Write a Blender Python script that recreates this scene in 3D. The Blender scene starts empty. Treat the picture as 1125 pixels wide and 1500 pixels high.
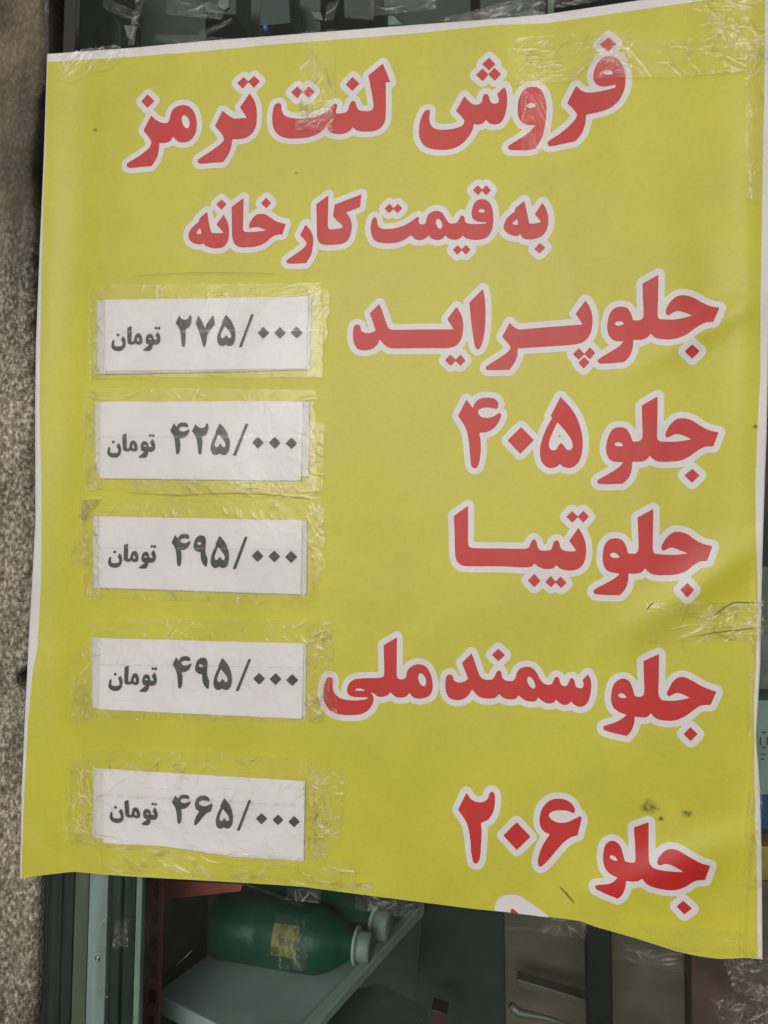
import bpy, math, random
import numpy as np
from mathutils import Vector, Matrix

# ------------------------------------------------------------------ camera, world, sun, exposure
scn = bpy.context.scene
CAM = np.array([0.14066182, -0.70911748, -0.06300443])
YAW, PITCH, ROLL = -0.17591009, 0.02299811, 0.02146005
FPX = 1126.0                                   # focal length in photo pixels (photo 1125 x 1500)

def cam_axes():
    cy, sy, cp, sp = math.cos(YAW), math.sin(YAW), math.cos(PITCH), math.sin(PITCH)
    F = np.array([sy * cp, cy * cp, sp]); R0 = np.array([cy, -sy, 0.0]); U0 = np.cross(R0, F)
    c, s = math.cos(ROLL), math.sin(ROLL)
    return c * R0 + s * U0, -s * R0 + c * U0, F
RX, UY, FW = cam_axes()

cd = bpy.data.cameras.new('camera'); cam = bpy.data.objects.new('camera', cd)
scn.collection.objects.link(cam)
M = Matrix.Identity(4)
for i in range(3):
    M[i][0], M[i][1], M[i][2], M[i][3] = RX[i], UY[i], -FW[i], CAM[i]
cam.matrix_world = M
cd.sensor_fit = 'VERTICAL'; cd.sensor_height = 36.0; cd.lens = 36.0 * FPX / 1500.0
cd.clip_start = 0.02; cd.clip_end = 200.0
scn.camera = cam

SUN_EL, SUN_AZ = math.radians(13), math.radians(-6)     # behind the camera, a little to its left
w = bpy.data.worlds.new('World'); scn.world = w; w.use_nodes = True
nt = w.node_tree; nt.nodes.clear()
sky = nt.nodes.new('ShaderNodeTexSky'); sky.sky_type = 'NISHITA'; sky.sun_disc = False
sky.sun_elevation = SUN_EL; sky.sun_rotation = math.pi - SUN_AZ; sky.air_density = 1.0; sky.dust_density = 5.0
hs = nt.nodes.new('ShaderNodeHueSaturation'); hs.inputs['Saturation'].default_value = 0.38
bg = nt.nodes.new('ShaderNodeBackground'); bg.inputs['Strength'].default_value = 0.10
wo = nt.nodes.new('ShaderNodeOutputWorld')
nt.links.new(sky.outputs[0], hs.inputs['Color']); nt.links.new(hs.outputs[0], bg.inputs['Color'])
nt.links.new(bg.outputs[0], wo.inputs['Surface'])
sl = bpy.data.lights.new('sun', 'SUN'); sl.energy = 1.1; sl.angle = math.radians(28); sl.color = (1.0, 0.985, 0.985)
so = bpy.data.objects.new('sun', sl); scn.collection.objects.link(so)
sd = Vector((math.sin(SUN_AZ) * math.cos(SUN_EL), -math.cos(SUN_AZ) * math.cos(SUN_EL), math.sin(SUN_EL)))
so.rotation_euler = sd.to_track_quat('Z', 'Y').to_euler(); so.location = (-0.6, -2.5, 1.6)
vs = scn.view_settings; vs.view_transform = 'Standard'; vs.look = 'None'; vs.exposure = -0.24; vs.gamma = 1.0
scn.cycles.use_denoising = True
scn.cycles.transparent_max_bounces = 24; scn.cycles.max_bounces = 10

# ------------------------------------------------------------------ helpers
rng = np.random.default_rng(7)
col = scn.collection

def vnoise(x, y, seed=0):
    """smooth value noise, vectorised, about -1..1"""
    xi = np.floor(x).astype(np.int64); yi = np.floor(y).astype(np.int64)
    fx = x - xi; fy = y - yi; fx = fx * fx * (3 - 2 * fx); fy = fy * fy * (3 - 2 * fy)
    def h(a, b):
        n = (a * 374761393 + b * 668265263 + seed * 974634777) & 0x7fffffff
        n = ((n ^ (n >> 13)) * 1274126177) & 0x7fffffff
        n = n ^ (n >> 16)
        return (n & 0xffff) / 32767.5 - 1
    a, b, c, d = h(xi, yi), h(xi + 1, yi), h(xi, yi + 1), h(xi + 1, yi + 1)
    return (a * (1 - fx) + b * fx) * (1 - fy) + (c * (1 - fx) + d * fx) * fy
def fbm(x, y, seed=0, o=4):
    r = 0; a = 1.0; t = 0
    for k in range(o):
        r = r + a * vnoise(x * 2 ** k, y * 2 ** k, seed + k * 17); t += a; a *= .5
    return r / t

def ray(px, py):
    px = np.asarray(px, float); py = np.asarray(py, float)
    return (px[..., None] - 562.5) / FPX * RX + (750.0 - py[..., None]) / FPX * UY + FW
def at(px, py, Y=0.0):
    d = ray(px, py); t = (Y - CAM[1]) / d[..., 1]
    return CAM + d * t[..., None]
def at_z(px, py, Z):
    d = ray(px, py); t = (Z - CAM[2]) / d[..., 2]
    return CAM + d * t[..., None]
def flat(px, py):
    P = at(px, py, 0.0); return P[..., 0], P[..., 2]

_cr = flat(np.array([1103., 1108, 1104, 1104, 1101, 1094, 1092, 1088, 1084]), np.array([900., 960, 1050, 1100, 1150, 1200, 1270, 1330, 1395]))
def relief(X, Z):
    """how far (m) the vinyl stands off the glass: slack folds and waves"""
    d = 0.0050 + 0.0020 * fbm(X * 9, Z * 6, 3, 3) + 0.0004 * fbm(X * 30, Z * 14, 6, 2)
    zz = (Z + 0.42) / 0.84
    # soft vertical roll down the left side
    c = -0.300 - 0.012 * (1 - zz)
    d += 0.0020 * np.exp(-((X - c + .035) / 0.016) ** 2) * (0.55 + 0.45 * np.sin(zz * 3.0 + .6))
    d -= 0.0022 * np.exp(-((X - c + .004) / 0.022) ** 2)
    # loose foot of the sheet: long flutes that die out upwards
    foot = np.exp(-(Z + 0.43) / 0.055)
    foot = np.clip(foot, 0, 1.2)
    d += foot * (0.0008 + 0.0048 * np.sin(X * 15.0 - 0.9) + 0.0018 * np.sin(X * 37 + 1.0))
    # slack diagonals on the right hand side
    u = (X - 0.30) * 0.80 + (Z + 0.10) * 0.60; v = -(X - 0.30) * 0.60 + (Z + 0.10) * 0.80
    d += 0.0040 * np.exp(-(v / 0.016) ** 2 - (u / 0.075) ** 2)
    u = (X - 0.30) * 0.86 + (Z - 0.12) * 0.5; v = -(X - 0.30) * 0.5 + (Z - 0.12) * 0.86
    d += 0.0030 * np.exp(-(v / 0.013) ** 2 - (u / 0.06) ** 2)
    u = (X - 0.28) * 0.9 + (Z + 0.345) * 0.43; v = -(X - 0.28) * 0.43 + (Z + 0.345) * 0.9
    d += 0.0045 * np.exp(-(v / 0.018) ** 2 - (u / 0.07) ** 2)
    # vertical flutes at the top right, under the big piece of tape
    d += 0.0016 * np.exp(-((X - 0.330) / 0.010) ** 2) * np.clip((Z + .1) * 4, 0, 1)
    d -= 0.0009 * np.exp(-((X - 0.300) / 0.020) ** 2) * np.clip((Z + .1) * 4, 0, 1)
    # crease that runs down beside the right hand edge
    cx = np.interp(-Z, -_cr[1], _cr[0])
    k = np.clip((-Z - 0.08) / 0.04, 0, 1)
    d += k * (0.0018 * np.exp(-((X - cx) / 0.0026) ** 2) + 0.0012 * (X > cx) * (1 - np.exp(-((X - cx) / 0.004) ** 2)))
    # crease where the lower left corner starts to curl
    d += 0.0010 * np.exp(-((X + .296 + (Z + .40) * .25) / .010) ** 2) * np.clip((-Z - .33) / .07, 0, 1)
    return np.maximum(d, 0.0015)
def on(px, py, off=0.0):
    """photo pixel -> (X, Z) on the relief surface"""
    P = at(px, py, 0.0)
    for _ in range(4):
        Y = -(relief(P[..., 0], P[..., 2]) + off)
        d = ray(px, py); P = CAM + d * ((Y - CAM[1]) / d[..., 1])[..., None]
    return P[..., 0], P[..., 2]

def mesh_obj(name, V, F, mat, parent=None, smooth=True, attr=None):
    me = bpy.data.meshes.new(name)
    V = np.asarray(V, np.float32)
    if isinstance(F, np.ndarray):
        n = F.shape[1]
        me.vertices.add(len(V)); me.vertices.foreach_set('co', V.ravel())
        me.loops.add(F.size); me.loops.foreach_set('vertex_index', F.astype(np.int32).ravel())
        me.polygons.add(len(F)); me.polygons.foreach_set('loop_start', np.arange(0, F.size, n, dtype=np.int32))
        me.update(calc_edges=True)
    else:
        me.from_pydata([tuple(v) for v in V.tolist()], [], F); me.update()
    me.validate()
    me.polygons.foreach_set('use_smooth', [smooth] * len(me.polygons))
    if attr is not None:
        a = me.attributes.new('crease', 'FLOAT', 'POINT'); a.data.foreach_set('value', np.asarray(attr, np.float32))
    me.materials.append(mat)
    o = bpy.data.objects.new(name, me); col.objects.link(o)
    if parent is not None: o.parent = parent
    return o
def tag(o, label=None, cat=None, group=None, kind=None):
    if label: o['label'] = label
    if cat: o['category'] = cat
    if group: o['group'] = group
    if kind: o['kind'] = kind
    return o
def empty(name, loc=(0, 0, 0)):
    o = bpy.data.objects.new(name, None); col.objects.link(o)
    o.empty_display_size = 0.02
    o['_loc'] = 0; del o['_loc']
    return o          # kept at the origin so that part coordinates are world coordinates
def place_root(root, loc):
    """move an Empty to the base of its thing, keeping its parts where they are"""
    root.location = loc
    for ch in root.children:
        ch.location = ch.location - Vector(loc)

def grid_faces(nu, nv, flip=False):
    i = np.arange(nu - 1)[None, :] + np.arange(nv - 1)[:, None] * nu
    F = np.stack([i, i + 1, i + 1 + nu, i + nu], -1).reshape(-1, 4)
    return F[:, ::-1] if flip else F

def prism(name, poly_px, Y, thick, mat, parent=None, bevel=0.0008, smooth=False):
    """outline traced in the photograph, stood at depth Y with real thickness"""
    P = at(np.array([p[0] for p in poly_px], float), np.array([p[1] for p in poly_px], float), Y)
    return solid(name, [(p[0], p[2]) for p in P], Y, thick, mat, parent, bevel)
def solid(name, xz, Y, thick, mat, parent=None, bevel=0.0008):
    a = sum(xz[i][0] * xz[(i + 1) % len(xz)][1] - xz[(i + 1) % len(xz)][0] * xz[i][1] for i in range(len(xz)))
    if a < 0: xz = xz[::-1]
    n = len(xz)
    V = [(x, Y, z) for x, z in xz] + [(x, Y + thick, z) for x, z in xz]
    F = [tuple(range(n)), tuple(range(2 * n - 1, n - 1, -1))]
    F += [(j, i, i + n, j + n) for i, j in ((k, (k + 1) % n) for k in range(n))]
    o = mesh_obj(name, V, F, mat, parent, smooth=False)
    if bevel:
        m = o.modifiers.new('bevel', 'BEVEL'); m.width = bevel; m.segments = 2; m.limit_method = 'ANGLE'
    return o
def box(name, x0, x1, y0, y1, z0, z1, mat, parent=None, bevel=0.0008):
    return solid(name, [(x0, z0), (x1, z0), (x1, z1), (x0, z1)], y0, y1 - y0, mat, parent, bevel)
def tube(name, pts, r, mat, parent=None, seg=10):
    pts = [Vector(p) for p in pts]; V = []; F = []
    for i, p in enumerate(pts):
        d = (pts[min(i + 1, len(pts) - 1)] - pts[max(i - 1, 0)]).normalized()
        a = d.orthogonal().normalized() if i == 0 else (a - d * a.dot(d)).normalized()
        b = d.cross(a)
        rr = r[i] if isinstance(r, (list, tuple)) else r
        for k in range(seg):
            t = 2 * math.pi * k / seg; V.append(p + (a * math.cos(t) + b * math.sin(t)) * rr)
    for i in range(len(pts) - 1):
        for k in range(seg):
            F.append((i * seg + k, i * seg + (k + 1) % seg, (i + 1) * seg + (k + 1) % seg, (i + 1) * seg + k))
    F.append(tuple(range(seg))[::-1]); F.append(tuple(range((len(pts) - 1) * seg, len(pts) * seg)))
    return mesh_obj(name, [tuple(v) for v in V], F, mat, parent)

# ------------------------------------------------------------------ materials
def nmat(name):
    m = bpy.data.materials.new(name); m.use_nodes = True
    return m, m.node_tree, m.node_tree.nodes['Principled BSDF']
def N(t, typ, **kw):
    n = t.nodes.new(typ)
    for k, v in kw.items():
        if k in n.inputs.keys(): n.inputs[k].default_value = v
        else: setattr(n, k, v)
    return n
def objco(t):
    return t.nodes.new('ShaderNodeTexCoord').outputs['Object']
def noise_bump(t, b, scale, strength, dist=0.001, detail=4, prev=None):
    n = N(t, 'ShaderNodeTexNoise', Scale=scale, Detail=float(detail)); t.links.new(objco(t), n.inputs['Vector'])
    bp = N(t, 'ShaderNodeBump', Strength=strength, Distance=dist)
    t.links.new(n.outputs[0], bp.inputs['Height'])
    if prev: t.links.new(prev.outputs[0], bp.inputs['Normal'])
    t.links.new(bp.outputs[0], b.inputs['Normal'])
    return bp
def simple(name, c, rough=.5, metal=0, bump=None, vary=0.15, vscale=30, spec=.5, stretch=0):
    m, t, b = nmat(name)
    n = N(t, 'ShaderNodeTexNoise', Scale=float(vscale), Detail=5.0)
    if stretch:
        mp = t.nodes.new('ShaderNodeMapping'); mp.inputs['Scale'].default_value = (1, 1, stretch); t.links.new(objco(t), mp.inputs[0]); t.links.new(mp.outputs[0], n.inputs['Vector'])
    else: t.links.new(objco(t), n.inputs['Vector'])
    r = t.nodes.new('ShaderNodeValToRGB')
    r.color_ramp.elements[0].position = .3; r.color_ramp.elements[1].position = .7
    r.color_ramp.elements[0].color = tuple(max(0, x * (1 - vary)) for x in c) + (1,)
    r.color_ramp.elements[1].color = tuple(min(1, x * (1 + vary)) for x in c) + (1,)
    t.links.new(n.outputs[0], r.inputs[0]); t.links.new(r.outputs[0], b.inputs['Base Color'])
    b.inputs['Roughness'].default_value = rough; b.inputs['Metallic'].default_value = metal
    b.inputs['Specular IOR Level'].default_value = spec
    if bump: noise_bump(t, b, bump[0], bump[1])
    return m

def vinyl(name, c, dirt=0.10, rough=0.42):
    """printed PVC banner: faint woven scrim relief, small ink mottling and dirt specks"""
    m, t, b = nmat(name); co = objco(t)
    n1 = N(t, 'ShaderNodeTexNoise', Scale=9.0, Detail=5.0, Roughness=.6); t.links.new(co, n1.inputs['Vector'])
    n2 = N(t, 'ShaderNodeTexNoise', Scale=260.0, Detail=3.0); t.links.new(co, n2.inputs['Vector'])
    n3 = N(t, 'ShaderNodeTexNoise', Scale=38.0, Detail=8.0, Roughness=.65); t.links.new(co, n3.inputs['Vector'])
    def ramp(src, lo, hi, a, b_):
        r = t.nodes.new('ShaderNodeMapRange'); r.inputs['From Min'].default_value = lo; r.inputs['From Max'].default_value = hi
        r.inputs['To Min'].default_value = a; r.inputs['To Max'].default_value = b_; t.links.new(src, r.inputs['Value']); return r.outputs[0]
    def mul(a, b_):
        x = N(t, 'ShaderNodeMath', operation='MULTIPLY'); t.links.new(a, x.inputs[0]); t.links.new(b_, x.inputs[1]); return x.outputs[0]
    f = mul(mul(ramp(n1.outputs[0], .35, .65, 1 - dirt, 1.03), ramp(n2.outputs[0], .3, .7, .97, 1.03)), ramp(n3.outputs[0], .68, .80, 1.0, .80))
    mx = N(t, 'ShaderNodeVectorMath', operation='SCALE'); mx.inputs[0].default_value = c
    t.links.new(f, mx.inputs['Scale']); t.links.new(mx.outputs[0], b.inputs['Base Color'])
    # scrim: two crossed fine waves, 0.9 mm pitch
    sp = t.nodes.new('ShaderNodeSeparateXYZ'); t.links.new(co, sp.inputs[0])
    def sine(ax):
        a = N(t, 'ShaderNodeMath', operation='MULTIPLY'); a.inputs[1].default_value = 2 * math.pi / 0.0011
        t.links.new(sp.outputs[ax], a.inputs[0]); s = N(t, 'ShaderNodeMath', operation='SINE'); t.links.new(a.outputs[0], s.inputs[0]); return s.outputs[0]
    ad = N(t, 'ShaderNodeMath', operation='ADD'); t.links.new(sine(0), ad.inputs[0]); t.links.new(sine(2), ad.inputs[1])
    b1 = N(t, 'ShaderNodeBump', Strength=.16, Distance=.00006); t.links.new(ad.outputs[0], b1.inputs['Height'])
    b2 = noise_bump(t, b, 60.0, .10, .0012, 4, b1)
    b.inputs['Roughness'].default_value = rough; b.inputs['Specular IOR Level'].default_value = .38
    t.links.new(ramp(n1.outputs[0], .3, .7, rough - .05, rough + .06), b.inputs['Roughness'])
    return m
m_white = vinyl('vinyl_white', (.685, .68, .69), rough=.44)
m_yellow = vinyl('vinyl_yellow_ink', (.545, .520, .052), rough=.44)
m_red = vinyl('vinyl_red_ink', (.520, .028, .027), rough=.44)
m_blob = m_white

def paper(name, c, k=1.0):
    m, t, b = nmat(name); co = objco(t)
    n = N(t, 'ShaderNodeTexNoise', Scale=22.0, Detail=6.0); t.links.new(co, n.inputs['Vector'])
    r = t.nodes.new('ShaderNodeValToRGB'); r.color_ramp.elements[0].position = .35; r.color_ramp.elements[1].position = .65
    r.color_ramp.elements[0].color = tuple(x * .95 for x in c) + (1,); r.color_ramp.elements[1].color = c + (1,)
    t.links.new(n.outputs[0], r.inputs[0]); t.links.new(r.outputs[0], b.inputs['Base Color'])
    b.inputs['Roughness'].default_value = .7
    noise_bump(t, b, 90.0, .12, .0008)
    return m
m_paper = paper('paper_white', (.690, .685, .715))
m_paper_old = paper('paper_aged', (.60, .61, .61))
m_ink = simple('printer_ink_grey', (.052, .062, .068), .75, vary=.25, vscale=250)

def film(name, tint, base_a, crease_a, rough=.16, crackle=0.5, cscale=160.0):
    """clear adhesive film: mostly see-through, whitened along its creases, glossy"""
    m, t, b = nmat(name); co = objco(t)
    b.inputs['Roughness'].default_value = rough
    cn = N(t, 'ShaderNodeTexNoise', Scale=70.0, Detail=4.0); t.links.new(co, cn.inputs['Vector'])
    cr = t.nodes.new('ShaderNodeValToRGB'); cr.color_ramp.elements[0].position = .44; cr.color_ramp.elements[1].position = .54
    cr.color_ramp.elements[0].color = (tint[0] * .33, tint[1] * .31, tint[2] * .20, 1); cr.color_ramp.elements[1].color = (min(1, tint[0] * 1.08), min(1, tint[1] * 1.08), min(1, tint[2] * 1.12), 1)   # relief shading of the creases painted in as dark and light tints
    t.links.new(cn.outputs[0], cr.inputs[0]); cm = t.nodes.new('ShaderNodeMix'); cm.data_type = 'RGBA'; cm.inputs['A'].default_value = tint + (1,)
    t.links.new(cr.outputs[0], cm.inputs['B']); ca = t.nodes.new('ShaderNodeAttribute'); ca.attribute_name = 'crease'; cs = N(t, 'ShaderNodeMath', operation='MULTIPLY', use_clamp=True); cs.inputs[1].default_value = 3.0
    t.links.new(ca.outputs['Fac'], cs.inputs[0]); t.links.new(cs.outputs[0], cm.inputs['Factor']); t.links.new(cm.outputs['Result'], b.inputs['Base Color'])
    b.inputs['Specular IOR Level'].default_value = .6
    tr = t.nodes.new('ShaderNodeBsdfTransparent'); tr.inputs[0].default_value = (.985, .985, .975, 1)
    at_ = t.nodes.new('ShaderNodeAttribute'); at_.attribute_name = 'crease'
    n = N(t, 'ShaderNodeTexNoise', Scale=45.0, Detail=6.0, Roughness=.6); t.links.new(co, n.inputs['Vector'])
    mr = t.nodes.new('ShaderNodeMapRange'); mr.inputs['From Min'].default_value = .38; mr.inputs['From Max'].default_value = .68
    mr.inputs['To Min'].default_value = base_a * .5; mr.inputs['To Max'].default_value = base_a * 1.5
    t.links.new(n.outputs[0], mr.inputs['Value'])
    mu = N(t, 'ShaderNodeMath', operation='MULTIPLY_ADD'); mu.inputs[1].default_value = crease_a
    t.links.new(at_.outputs['Fac'], mu.inputs[0]); t.links.new(mr.outputs[0], mu.inputs[2])
    cl = N(t, 'ShaderNodeMath', operation='MINIMUM'); cl.inputs[1].default_value = .85; t.links.new(mu.outputs[0], cl.inputs[0])
    # fine crackle relief
    dn = N(t, 'ShaderNodeTexNoise', Scale=30.0, Detail=3.0); t.links.new(co, dn.inputs['Vector'])
    sc = N(t, 'ShaderNodeVectorMath', operation='SCALE'); sc.inputs['Scale'].default_value = .02; t.links.new(dn.outputs['Color'], sc.inputs[0])
    av = N(t, 'ShaderNodeVectorMath', operation='ADD'); t.links.new(co, av.inputs[0]); t.links.new(sc.outputs[0], av.inputs[1])
    vo = N(t, 'ShaderNodeTexVoronoi', feature='DISTANCE_TO_EDGE', Scale=cscale); t.links.new(av.outputs[0], vo.inputs['Vector'])
    bp = N(t, 'ShaderNodeBump', Strength=crackle, Distance=.0010); t.links.new(vo.outputs['Distance'], bp.inputs['Height'])
    noise_bump(t, b, 120.0, .20, .0008, 3, bp)
    mx = t.nodes.new('ShaderNodeMixShader')
    t.links.new(cl.outputs[0], mx.inputs[0]); t.links.new(tr.outputs[0], mx.inputs[1]); t.links.new(b.outputs[0], mx.inputs[2])
    # clear glossy skin over everything
    gl = t.nodes.new('ShaderNodeBsdfGlossy'); gl.inputs['Roughness'].default_value = rough; t.links.new(b.inputs['Normal'].links[0].from_socket, gl.inputs['Normal'])
    fr = t.nodes.new('ShaderNodeFresnel'); fr.inputs['IOR'].default_value = 1.30; t.links.new(b.inputs['Normal'].links[0].from_socket, fr.inputs['Normal'])
    m2 = t.nodes.new('ShaderNodeMixShader')
    t.links.new(fr.outputs[0], m2.inputs[0]); t.links.new(mx.outputs[0], m2.inputs[1]); t.links.new(gl.outputs[0], m2.inputs[2])
    t.links.new(m2.outputs[0], t.nodes['Material Output'].inputs['Surface'])
    return m
m_tape = film('clear_tape', (.86, .84, .74), .030, .44, crackle=.2)
m_tape_net = film('clear_tape_crackled', (.86, .84, .74), .032, .50, crackle=.35, cscale=90.0)
m_film = film('dusty_film_on_glass', (.55, .55, .52), .03, .45, rough=.24, crackle=.3)

# ------------------------------------------------------------------ lettering: contours traced from the photograph
def parse(s, ox, oy, k):
    """'x,y x,y! ...' -> dense closed polyline in photo pixels; ! marks a corner"""
    P = []; C = []
    for tok in s.split():
        c = tok.endswith('!'); a, b = tok.rstrip('!').split(',')
        P.append((ox + float(a) / k, oy + float(b) / k)); C.append(c)
    P = np.array(P); n = len(P); out = []
    for i in range(n):
        j = (i + 1) % n; p1, p2 = P[i], P[j]
        if C[i] and C[j]:
            ss = np.linspace(0, 1, 5)[:-1, None]; out.append(p1 + (p2 - p1) * ss); continue
        p0 = P[i - 1] if not C[i] else p1 - (p2 - p1) * .5
        p3 = P[(j + 1) % n] if not C[j] else p2 + (p2 - p1) * .5
        L = np.hypot(*(p2 - p1)) + 1e-9
        m1 = (p2 - p0) / (np.hypot(*(p1 - p0)) + L) * L if not C[i] else (p2 - p1)
        m2 = (p3 - p1) / (np.hypot(*(p3 - p2)) + L) * L if not C[j] else (p2 - p1)
        s_ = np.linspace(0, 1, 8)[:-1, None]
        h00 = 2 * s_ ** 3 - 3 * s_ ** 2 + 1; h10 = s_ ** 3 - 2 * s_ ** 2 + s_; h01 = -2 * s_ ** 3 + 3 * s_ ** 2; h11 = s_ ** 3 - s_ ** 2
        out.append(h00 * p1 + h10 * m1 + h01 * p2 + h11 * m2)
    return np.concatenate(out)

def sdf(polys, holes, X, Z):
    """signed distance (negative inside) to the union of polys minus holes"""
    ud = np.full(X.shape, 1e9); ins = np.zeros(X.shape, bool); inh = np.zeros(X.shape, bool)
    for L, isin in ((polys, 0), (holes, 1)):
        for P in L:
            A = P; B = np.roll(P, -1, 0); c = np.zeros(X.shape, bool); dd = np.full(X.shape, 1e9)
            for (ax, az), (bx, bz) in zip(A, B):
                ex, ez = bx - ax, bz - az; l2 = ex * ex + ez * ez + 1e-18
                t = np.clip(((X - ax) * ex + (Z - az) * ez) / l2, 0, 1)
                dx = X - ax - t * ex; dz = Z - az - t * ez; dd = np.minimum(dd, dx * dx + dz * dz)
                if (az > Z.min() - 1) and az != bz:
                    c ^= ((az > Z) != (bz > Z)) & (X < (bx - ax) * (Z - az) / (bz - az) + ax)
            ud = np.minimum(ud, dd)
            if isin: inh |= c
            else: ins |= c
    ud = np.sqrt(ud)
    return np.where(ins & ~inh, -ud, ud)

def iso_mesh(F, xs, zs):
    """marching squares: cells where F<0, clipped at the contour -> (V2, faces)"""
    nx, nz = len(xs), len(zs); ins = F < 0
    vid = {}; V = []; faces = []
    idx = -np.ones(F.shape, int)
    full = ins[:-1, :-1] & ins[1:, :-1] & ins[:-1, 1:] & ins[1:, 1:]
    anyc = ins[:-1, :-1] | ins[1:, :-1] | ins[:-1, 1:] | ins[1:, 1:]
    def vert(i, j):
        if idx[j, i] < 0:
            idx[j, i] = len(V); V.append((xs[i], zs[j]))
        return idx[j, i]
    for j, i in zip(*np.nonzero(full)):
        faces.append((vert(i, j), vert(i + 1, j), vert(i + 1, j + 1), vert(i, j + 1)))
    for j, i in zip(*np.nonzero(anyc & ~full)):
        cs = [(i, j), (i + 1, j), (i + 1, j + 1), (i, j + 1)]; poly = []
        for k in range(4):
            a, b = cs[k], cs[(k + 1) % 4]; fa, fb = F[a[1], a[0]], F[b[1], b[0]]
            if fa < 0: poly.append(vert(*a))
            if (fa < 0) != (fb < 0):
                key = (a, b) if a < b else (b, a)
                if key not in vid:
                    t = fa / (fa - fb); vid[key] = len(V)
                    V.append((xs[a[0]] + (xs[b[0]] - xs[a[0]]) * t, zs[a[1]] + (zs[b[1]] - zs[a[1]]) * t))
                poly.append(vid[key])
        if len(poly) >= 3: faces.append(tuple(poly))
    return np.array(V), faces

K1 = 4.6875
WORDS = {}   # name -> (origin x, origin y, scale, solids, holes)
WORDS['brake_word_start'] = (710, 40, K1, [
 "790,121! 848,72! 903,117! 848,168!",
 "860,203 910,215 945,265 963,330 965,390 950,450 915,510 860,555 790,580 695,601! 690,660 665,730 622,783! 540,800 445,818 432,800 438,785 520,730 590,670 630,620 632,597 610,565 567,523! 628,405! 660,435 700,450 760,448 830,435 890,418 901,408 897,397 870,400 820,408 780,400 755,378 745,345 752,300 770,255 800,220 830,206"],
 ["812,322! 820,303 845,293 872,303 883,322! 848,328"])
WORDS['sale_word_end'] = (590, 70, K1, [
 "547,115! 592,71! 635,115! 592,158!", "503,190! 548,145! 587,187! 550,231!", "588,184! 630,141! 674,184! 632,228!",
 "175,428 150,440 120,510 112,570 118,625 145,670 190,693 260,702 330,696 400,665 450,615 478,565 487,524! 520,528 550,520 572,494! 595,520 630,528 665,520 692,485 710,430 716,360 710,300 697,272! 648,320! 658,345 660,370 645,385 615,385 600,370 590,335 575,321 560,323 550,340 545,370 525,390 490,393 460,375 422,336! 366,437! 405,475 423,505 412,535 370,553 300,565 240,563 205,548 187,520 182,490 187,445 183,430",
 "895,271 940,285 970,330 984,390 985,460 975,540 955,620 910,694! 850,703 740,702 722,690 728,675 800,630 870,580 912,533! 860,530 820,515 797,480 789,430 795,370 815,315 850,280"],
 ["845,408! 858,388 882,379 905,388 917,406! 880,416"])
WORDS['pad_word'] = (380, 80, K1, [
 "220,260! 262,222! 300,260! 260,303!", "297,262! 338,218! 378,258! 338,298!", "594,208! 640,157! 688,202! 638,251!",
 "128,337 105,350 93,400 90,450 100,510 135,555 190,575 260,577 340,568 410,540 462,500! 485,530 520,545 575,545 620,525 642,498! 665,520 700,529 780,527 825,510 855,475 867,430 868,190! 900,192! 848,65! 749,146! 775,280 784,365 765,388 700,389 675,375 662,340 650,321 632,325 622,345 608,385 585,403 530,408! 526,390 534,355 528,340 510,345 475,380 440,408 380,432 300,441 220,437 175,420 155,390 150,345 140,337"], [])
WORDS['brake_word'] = (160, 80, K1, [
 "265,276! 312,320! 264,368! 223,323!",
 "290,421! 330,455 372,472 405,468 418,440 430,395 455,366 500,350 548,358 585,400 601,460 598,525 575,575 540,600 510,605 475,598 438,563! 425,590 395,606 345,609! 343,650 328,710 293,767! 215,773 140,779 122,765 128,748 210,697 275,645 290,615 290,595 238,523!",
 "880,197! 925,157! 958,190! 918,236!", "955,187! 997,150! 1036,187! 993,230!",
 "965,270! 998,320 1013,380 1014,450 1004,505 975,550 930,575 880,582 845,582! 842,620 825,675 785,740! 700,744 625,750 609,736 620,718 700,665 770,613 788,590 783,560 728,492! 780,389! 820,420 860,443! 949,437! 900,365!"],
 ["520,417 545,440 554,475 545,507 522,503 503,470 500,430"])
WORDS['factory_word'] = (265, 260, K1, [
 "182,237! 190,290 200,345 212,382! 260,385 298,382! 246,325! 295,257! 322,310 331,360 328,420 312,460 280,483 235,488 195,480 165,465 156,448! 150,458 120,460 85,450 62,430 54,400 65,365 90,335 125,305! 128,285!",
 "245,187! 280,153! 314,185! 280,222!",
 "432,143! 430,250 427,340 430,365 445,375 500,375 595,367! 560,352 530,343 500,343 475,353! 469,335 480,305 510,265 545,252 580,255 620,280 660,305 720,322! 698,392! 660,395 620,415 580,450 530,472 470,480 400,478 370,455 355,410 352,330 350,205!",
 "551,178! 587,142! 621,177! 587,213!",
 "857,325! 893,370 909,420 905,480 895,530 860,590! 740,591 726,578 735,565 800,520 850,480 864,455 855,435 820,398!"],
 ["135,345! 108,378 115,388 145,390!"])
WORDS['work_word'] = (400, 250, K1, [
 "380,172! 378,280 376,370 380,395 395,405 440,402 482,393! 470,370 440,345 413,313! 425,235! 607,165! 598,250! 502,287! 530,330 541,380 535,430 515,475 480,500 430,508 345,508 315,490 305,460 302,380 299,233!"], [])
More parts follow.
